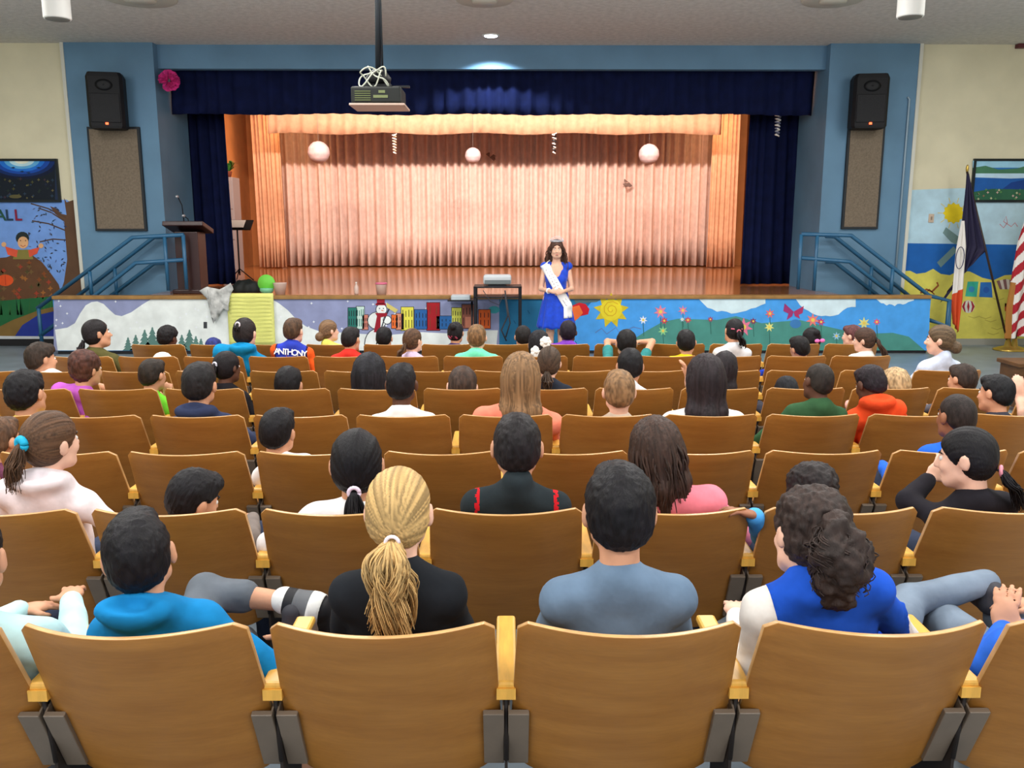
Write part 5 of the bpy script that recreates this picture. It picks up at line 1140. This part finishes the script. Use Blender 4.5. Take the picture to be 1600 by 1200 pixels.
# ---- eighth row
P_(8, 262, 511, 32, 24, 10, 0, 'puff', (26, 22, 24), DARK, 'tee', (90, 80, 80), 'child with full black hair in the front row before the painted pines')
P_(8, 333, 528, 30, 0, 10, 0, 'short', (40, 50, 120), TAN, 'tee', (235, 90, 40), 'child in orange bending down beside the sky blue hooded jacket', smax=.86)
P_(8, 514, 500, 30, 55, 0, -4, 'lowbun', (120, 92, 66), FAIR, 'collar', (230, 228, 110), 'girl with a large light brown bun and a pale yellow collar', vol=1.1)
P_(8, 600, 511, 28, 6, 4, 0, 'short', BLACK, TAN, 'tee', (60, 60, 70), 'child with black hair in the front row below the painted snowman')
P_(8, 712, 503, 30, 14, 4, 0, 'bun', (30, 26, 30), TAN, 'tee', (70, 60, 110), 'girl with black hair braided with red, beside the mint green shirt')
P_(8, 817, 509, 28, -6, 4, 0, 'short', (34, 30, 30), TAN, 'tee', (60, 60, 70), 'child with dark hair in the front row just left of the woman in blue')
P_(8, 888, 501, 30, 8, 4, 0, 'short', (34, 26, 40), DARK, 'tee', (135, 70, 195), 'child in a purple shirt in the front row below the white sash', nz=.05, shw=1.15)
P_(8, 1268, 512, 32, -14, 6, 0, 'bun', (26, 22, 26), DARK, 'tee', (60, 60, 80), 'girl with black hair and a pink bow in the front row')
P_(8, 1332, 508, 32, -50, 4, 0, 'short', (96, 58, 58), FAIR, 'tee', (150, 60, 70), 'child with reddish brown hair at the right end of the front row')

byrow = {}
for (k, lab, root) in PEOPLE: byrow[k] = (lab, root)
def extra_on(i, label_sub, name, bm_, mats):
    root = [r_ for _, l_, r_ in PEOPLE if l_.startswith(label_sub)][0]; o = bm_.build(name, mats, root); return o, root
def headmat(sub): 
    root = [r_ for _, l_, r_ in PEOPLE if l_.startswith(sub)][0]; hs = [c for c in root.children if c.name.split('.')[0] == 'hair']
    return root, (hs[0] if hs else None)
# white flowers, pink bow, hair clips, red braid ties, glasses, skullcap, headband
r_, m4 = headmat('girl with black hair wearing two')
for c in ((-.045, -.105, -.045), (.03, -.115, .03)):
    b = MB(); 
    for k in range(7): b.ball(Vector(c)+Vector((.028*math.cos(k*.9), -.004, .028*math.sin(k*.9))), .022, sc=(1, .45, 1), seg=10)
    b.ball(Vector(c)+Vector((0, -.012, 0)), .018, seg=10); b.build('hair_flower', M('flower_white', (240, 240, 236), .7), m4)
r_, m4 = headmat('girl with black hair and a pink bow'); b = MB()
for x in (-1, 1): b.ball((.03+x*.03, -.11, -.01), .03, sc=(1, .5, .7), seg=10)
b.build('hair_bow', M('bow_pink', (235, 120, 190), .6), m4)
r_, m4 = headmat('girl with black hair braided'); b = MB()
for k in range(9): b.ball((-.05+.012*k, -.1-.012*math.sin(k), -.03-.01*(k % 3)), .011, seg=8)
b.build('hair_beads', M('bead_red', (130, 40, 60), .5), m4)
r_, m4 = headmat('girl in white with pink clips'); b = MB()
for x, z in ((-.06, .02), (.02, .03), (.0, .0)): b.box((x-.018, -.112, z-.006), (x+.018, -.1, z+.006), bev=.003)
b.build('hair_clip', M('clip_pink', (215, 110, 135), .5), m4)
r_, m4 = headmat('boy with black hair and dark glasses'); b = MB()
b.tube([(-.072, .0, .01), (-.07, .09, .012), (-.012, .108, .01), (.012, .108, .01), (.07, .09, .012), (.08, .0, .01)], .0035, 6)
for x in (-1, 1): b.tube([(x*.032+.02*math.cos(t), .106, .004+.016*math.sin(t)) for t in np.linspace(0, 2*PI, 14)], .0028, 5)
b.build('glasses', M('glasses_black', (25, 25, 28), .4), r_).matrix_local = m4.matrix_local.copy()
r_ = [q for _, l_, q in PEOPLE if 'skullcap' in l_][0]; e_ = [c for c in r_.children if c.name.startswith('eye') and 'brow' not in c.name][0]
i_ = None
b = MB(); hz = at(253, 550, ROWY[6]+.2)-r_.location; b.lathe([(.072, -.05), (.066, -.028), (.046, -.008), (.02, .002), (0.001, .003)], hz-Vector((0, 0, .004)), 20); b.build('skullcap', M('cap_white', (240, 238, 232), .8), r_)
# jersey lettering
rt = ij['rt']; up = ij['up']; N = ij['N']; ny = Vector((0, -1, 0))
dg = bpy.context.evaluated_depsgraph_get
def on_back(root, info, body, size, x, down, col, curve=.0):
    p = info['N']-info['up']*down+info['rt']*x
    g = [c for c in root.children if c.name.startswith('jersey')][0]
    best = -9
    P = np.array([v.co[:] for v in g.data.vertices]); m = (np.abs(P[:, 0]-p.x) < .03) & (np.abs(P[:, 2]-p.z) < .03); yb = P[m][:, 1].min() if m.any() else p.y-.1
    t = text('jersey_letter', body, size, col, g, (p.x, yb-.004, p.z), (PI/2-.25, 0, 0), .002); return t
jw = M('jersey_white', (240, 240, 240), .7); jo = M('jersey_orange', (235, 110, 70), .7)
for i, ch in enumerate('ANTHONY'): on_back(rj, ij, ch, .066, (i-3)*.037, .050+.003*abs(i-3), jw)
on_back(rj, ij, '7', .13, 0, .13, jo)
# high-top shoe of the boy resting his ankle on his knee
root = PEOPLE[0][2]
A0 = loc(1, -2, 445, 938, .40); A1 = loc(1, -2, 492, 950, .39); A2 = loc(1, -2, 500, 985, .44)
dA = (A1-A0).normalized(); q0 = [min(A0[i], A1[i], A2[i])-.12 for i in range(3)]; q1 = [max(A0[i], A1[i], A2[i])+.12 for i in range(3)]
f = Field(q0, q1, .006); f.cap(A0, A1, .037, .042, .02); f.cap(A1, A2, .038, .034, .02); Pn, Qn = f.nets(); tv = (Pn-np.array(A0)) @ np.array(dA); L0 = (A1-A0).length; [None]
for q_ in (.05, .35, .85, 1.25): Pn = snap(Pn, tv, dA, L0*q_, .006)
t_ = (Pn[Qn].mean(1)-np.array(A0)) @ np.array(dA); L_ = (A1-A0).length
nmesh('high_top_shoe', Pn, Qn, [M('shoe_grey', (96, 98, 102), .6), M('shoe_white', (225, 225, 222), .6), M('shoe_black', (34, 34, 38), .6)], root, np.select([t_ < L_*.05, t_ < L_*.35, t_ < L_*.85, t_ < L_*1.25], [1, 2, 0, 1], 2))
# ------------------------------------------------------------------ woman in blue standing before the stage
WY_ = 11.35
foot = at(868, 570, WY_); base = Vector((foot.x, WY_, 0)); crown_z = at(868, 374, WY_).z; hgt = crown_z
root = empty('person', base, 'woman in royal blue dress, white sash and tiara standing before the stage', 'person')
s = hgt/1.70; hs = s*1.02
R = Matrix.Rotation(PI, 3, 'Z') @ Matrix.Rotation(math.radians(-6), 3, 'X'); H = Vector((0, 0, hgt-.125*hs)); N = H+Vector((0, .02, -.17))*hs
f = Field((-.36, -.42, -.02), (.36, .3, hgt+.05), .0085); add_head(f, H, R, hs, N)
SH = [N+Vector((x*.150*s, 0, -.045)) for x in (-1, 1)]; f.cap(SH[0], SH[1], .045, k=.03); f.cap(N-Vector((0, 0, .1)), (0, .01, .95*s), .085, .08, .03)
for x in (-1, 1):
    f.cap(N-Vector((0, 0, .16))+Vector((x*.05, -.0, 0)), (x*.04, 0, 1.05*s), .085, .07, .04)
    k = (x+1)//2; el = Vector((x*.200, .0, 1.055*s)); wr = Vector((x*.080, -.20, 1.035*s)); f.cap(SH[k], el, .040, .032, .03); f.cap(el, wr, .031, .022, .012); add_hand(f, wr, Vector((-x, -.12, -.12-.1*x)), Vector((0, -1, .2)), .95, .7, -x)
    f.cap((x*.09, .01, .92*s), (x*.075, -.0, .48*s), .085, .052, .03); f.cap((x*.075, 0, .48*s), (x*.07, .02, .10), .050, .032, .02); f.cap((x*.07, .03, .06), (x*.075, -.12, .035), .03, .025, .02)
Pn, Qn = f.nets(); nmesh('body', Pn, Qn, skinm((225, 176, 150)), root); face_parts(H, R, hs, root, (45, 32, 28))
b = MB(); b.tube([H+R @ (Vector((-.020, .0985, -.0585))*hs), H+R @ (Vector((-.008, .1005, -.056))*hs), H+R @ (Vector((.008, .1005, -.056))*hs), H+R @ (Vector((.020, .0985, -.0585))*hs)], [.002, .005, .005, .002], 6); b.build('lips', M('lip_rose', (180, 80, 85), .4), root)
# dress bodice
f = Field((-.3, -.3, .8*s), (.3, .3, hgt-.1), .008)
for x in (-1, 1):
    f.cap(N-Vector((0, 0, .17))+Vector((x*.055, -.01, 0)), (x*.045, 0, 1.08*s), .094, .082, .04); f.cap(N+Vector((x*.085, 0, -.035)), SH[(x+1)//2]+Vector((x*.010, 0, -.005)), .047, .048, .03); f.ell(N+Vector((x*.07, -.075, -.22)), (.06, .05, .055), .03)
    f.cap(SH[(x+1)//2], N-Vector((0, 0, .2))+Vector((x*.08, 0, 0)), .045, .06, .04)
f.cap((0, 0, 1.10*s), (0, 0, .98*s), .108, .125, .04)
f.ell(N+Vector((0, -.10, -.06)), (.062, .10, .125), .01, 's')
Pn, Qn = f.nets(); Nn = vnormals(Pn, Qn); Pn = Pn+Nn*(vnoise(Pn*18)*.003)[:, None]; dressm = M('dress_royal_blue', (8, 62, 190), .65, .08, 20, .3, sheen=.2)
dr = nmesh('dress_bodice', Pn, Qn, dressm, root)
# pleated skirt
zt = 1.06*s; zb = at(868, 513, WY_-.1).z; n = 96; vs_ = []; fs = []; rows_ = 14
for side_ in (1, 0):
    for j in range(rows_+1):
        t = j/rows_; z = zt+(zb-zt)*t
        for i in range(n):
            a = 2*PI*i/n; rad = (.128+.115*t**.7)*(1+.085*t*math.sin(a*11+1.2*math.sin(a*2))+.03*t*math.sin(a*5+1)); rad -= .006*(1-side_)
            vs_.append((rad*math.cos(a), rad*.86*math.sin(a), z+.012*math.sin(a*11)*t))
m_ = n*(rows_+1)
for j in range(rows_):
    for i in range(n):
        q = j*n+i; q2 = j*n+(i+1) % n; fs.append((q, q+n, q2+n, q2)); fs.append((m_+q, m_+q2, m_+q2+n, m_+q+n))
for i in range(n): q = rows_*n+i; q2 = rows_*n+(i+1) % n; fs.append((q, m_+q, m_+q2, q2))
mesh('dress_skirt', vs_, fs, dressm, root, True)
# sash: from her right shoulder (left in view) to her left hip, then hanging down
from mathutils.bvhtree import BVHTree
bvh = BVHTree.FromPolygons([tuple(p) for p in Pn], [tuple(int(i) for i in q) for q in Qn]); sk_b = BVHTree.FromPolygons([tuple(v) for v in vs_], fs)
def front_y(x, z):
    ys_ = []
    for t_ in (bvh, sk_b):
        h_ = t_.ray_cast(Vector((x, -1, z)), Vector((0, 1, 0)))
        if h_[0] is not None: ys_.append(h_[0].y)
    return min(ys_) if ys_ else -.1
A_ = at(851, 413, WY_-.1)-base; B_ = at(876, 458, WY_-.2)-base; C_ = at(889, 480, WY_-.3)-base; D_ = at(889, 499, WY_-.3)-base
path = [A_, A_.lerp(B_, .5), B_, B_.lerp(C_, .5), C_, D_]; L_ = []; Rr = []; nn = 26; W = .058
for i in range(nn+1):
    t = i/nn*(len(path)-1); j = min(int(t), len(path)-2); p = path[j].lerp(path[j+1], t-j); d = (path[j+1]-path[j]).normalized(); q = Vector((d.z, 0, -d.x)).normalized()
    for sgn, Ls in ((-1, L_), (1, Rr)):
        x = p.x+q.x*W*sgn; z = p.z+q.z*W*sgn; Ls.append(Vector((x, front_y(x, z)-.008, z)))
for k in range(3):
    for Ls in (L_, Rr):
        y = [v.y for v in Ls]
        for i in range(1, nn): Ls[i].y = min(Ls[i].y, (y[i-1]+y[i+1])/2)
sash_v = []; cols_ = 5
for i in range(nn+1):
    for c in range(cols_+1):
        p = L_[i].lerp(Rr[i], c/cols_); p.y = min(p.y, front_y(p.x, p.z)-.007); sash_v.append(p)
W_ = cols_+1; sf = [(i*W_+c, i*W_+c+1, i*W_+W_+c+1, i*W_+W_+c) for i in range(nn) for c in range(cols_)]
o = mesh('sash', sash_v, sf, M('sash_white', (238, 236, 236), .5, sheen=.2), root, True); md = o.modifiers.new('s', 'SOLIDIFY'); md.thickness = .004
md.offset = 0
# back of the sash over the shoulder
b = MB(); b.tube([A_+Vector((-.0, .03, -.01)), N+Vector((-.09, .0, .03)), N+Vector((-.05, .09, -.08)), N+Vector((.05, .115, -.25)), (.12, .10, 1.08*s)], .007, 6); b.build('sash_strap', M('sash_white', (238, 236, 236), .5), root)
# scribbled lettering marks on the sash
b = MB(); rn = random.Random(9)
for i in range(2, nn-5):
    if i in (12, 13, 14, 15): continue
    for c in (1.6, 3.2):
        p = L_[i].lerp(Rr[i], c/cols_); p = Vector((p.x, front_y(p.x, p.z)-.014, p.z)); a = rn.uniform(0, 3); b.tube([p+Vector((-.010*math.cos(a), 0, -.010*math.sin(a))), p+Vector((.006*math.cos(a+1), 0, .006*math.sin(a+1))), p+Vector((.010*math.cos(a), 0, .010*math.sin(a)))], .0022, 4)
b.build('sash_lettering', M('sash_script', (150, 130, 150), .6), root)
# hair and tiara
HM = Matrix.Translation(H) @ R.to_4x4() @ Matrix.Scale(hs, 4)
Pn, Qn, sv = hair_mesh('wavy', .008, True, 77, .21, 1.2); hb = o = nmesh('hair', Pn, Qn, hairm((84, 58, 48)), root); o.matrix_local = HM; set_strand(o, sv)
b = MB(); rn = random.Random(3)
for x in (-1, 1):
    for i in range(26):
        y = rn.uniform(-.06, .03); q = rn.uniform(.9, 1.15)
        strands(b, [(x*.05, y*.8, .08), (x*.09*q, y, .0), (x*.112*q, y*.9+.01, -.1), (x*.120*q, y*.8+.03, -.24-rn.uniform(0, .06))], 1, [.002, .01, .012], .007, rn, .018, 1.8, .4)
set_strand(b.build('loose_strands', hairm((84, 58, 48)), hb), b.st)
tm = M('tiara_silver', (232, 234, 240), .3, metal=.15, spec=.8); b = MB()
pts = [(.085*math.sin(t), .05*math.cos(t)*1.5-.01, .098+.008*math.cos(t)) for t in np.linspace(-1.4, 1.4, 25)]
b.tube(pts, .004, 6); b.tube([Vector(p)+Vector((0, 0, .014)) for p in pts], .003, 6)
for i in range(1, 24, 2):
    t = abs(i-12)/12; hgt_ = .055*(1-t)**.8+.016; p = Vector(pts[i]); b.tube([p+Vector((-.008, 0, 0)), p+Vector((0, 0, hgt_)), p+Vector((.008, 0, 0))], .003, 5); b.ball(p+Vector((0, 0, hgt_)), .0065, seg=8)
b.build('tiara', tm, root).matrix_local = HM
b = MB(); wv = Vector((-.108, -.155, 1.040*s)); d = (Vector((-.080, -.20, 1.035*s))-Vector((-.200, .0, 1.055*s))).normalized(); u = d.orthogonal().normalized(); v = d.cross(u); b.tube([wv+(u*math.cos(t)+v*math.sin(t))*.029 for t in np.linspace(0, 2*PI, 18)], .010, 8); b.build('bracelet', M('bracelet_white', (240, 240, 240), .4), root)
b = MB()
for x in (-1, 1): b.ball((x*.082, .0, -.035), .007, seg=8)
b.build('earring', tm, root).matrix_local = HM
for x in (-1, 1):
    f = Field((-.07, -.2, -.01), (.07, .1, .1), .007); f.cap((0, .03, .04), (0, -.12, .028), .034, .03, .02); f.plane((0, 0, -1), 0, .004); a_, q_ = f.nets(); o = nmesh('shoe', a_, q_, M('shoe_blue', (20, 50, 130), .4), root); o.location = (x*.072, 0, 0)

# ------------------------------------------------------------------ labels of the seats
rown = {1: 'nearest row', 2: 'second row', 3: 'third row', 4: 'fourth row', 5: 'fifth row', 6: 'sixth row', 7: 'seventh row', 8: 'row closest to the stage'}
occ = {k: lab for k, (lab, rt_) in byrow.items()}
ordn = ['first', 'second', 'third', 'fourth', 'fifth', 'sixth', 'seventh', 'eighth', 'ninth', 'tenth', 'eleventh', 'twelfth', 'thirteenth', 'fourteenth', 'fifteenth']
for (row, i), o in SEATS.items():
    a, z = ROWN[row]; k = i-a+1; total = z-a+1
    side_ = ordn[k-1]+' from the left' if k <= total/2+.5 else (ordn[total-k]+' from the right' if total-k > 0 else 'last on the right')
    o['label'] = '%s wooden seat in the %s, %s' % ('occupied' if (row, i) in occ else 'empty', rown[row], side_)
    o['group'] = 'wooden seats in the %s' % rown[row]
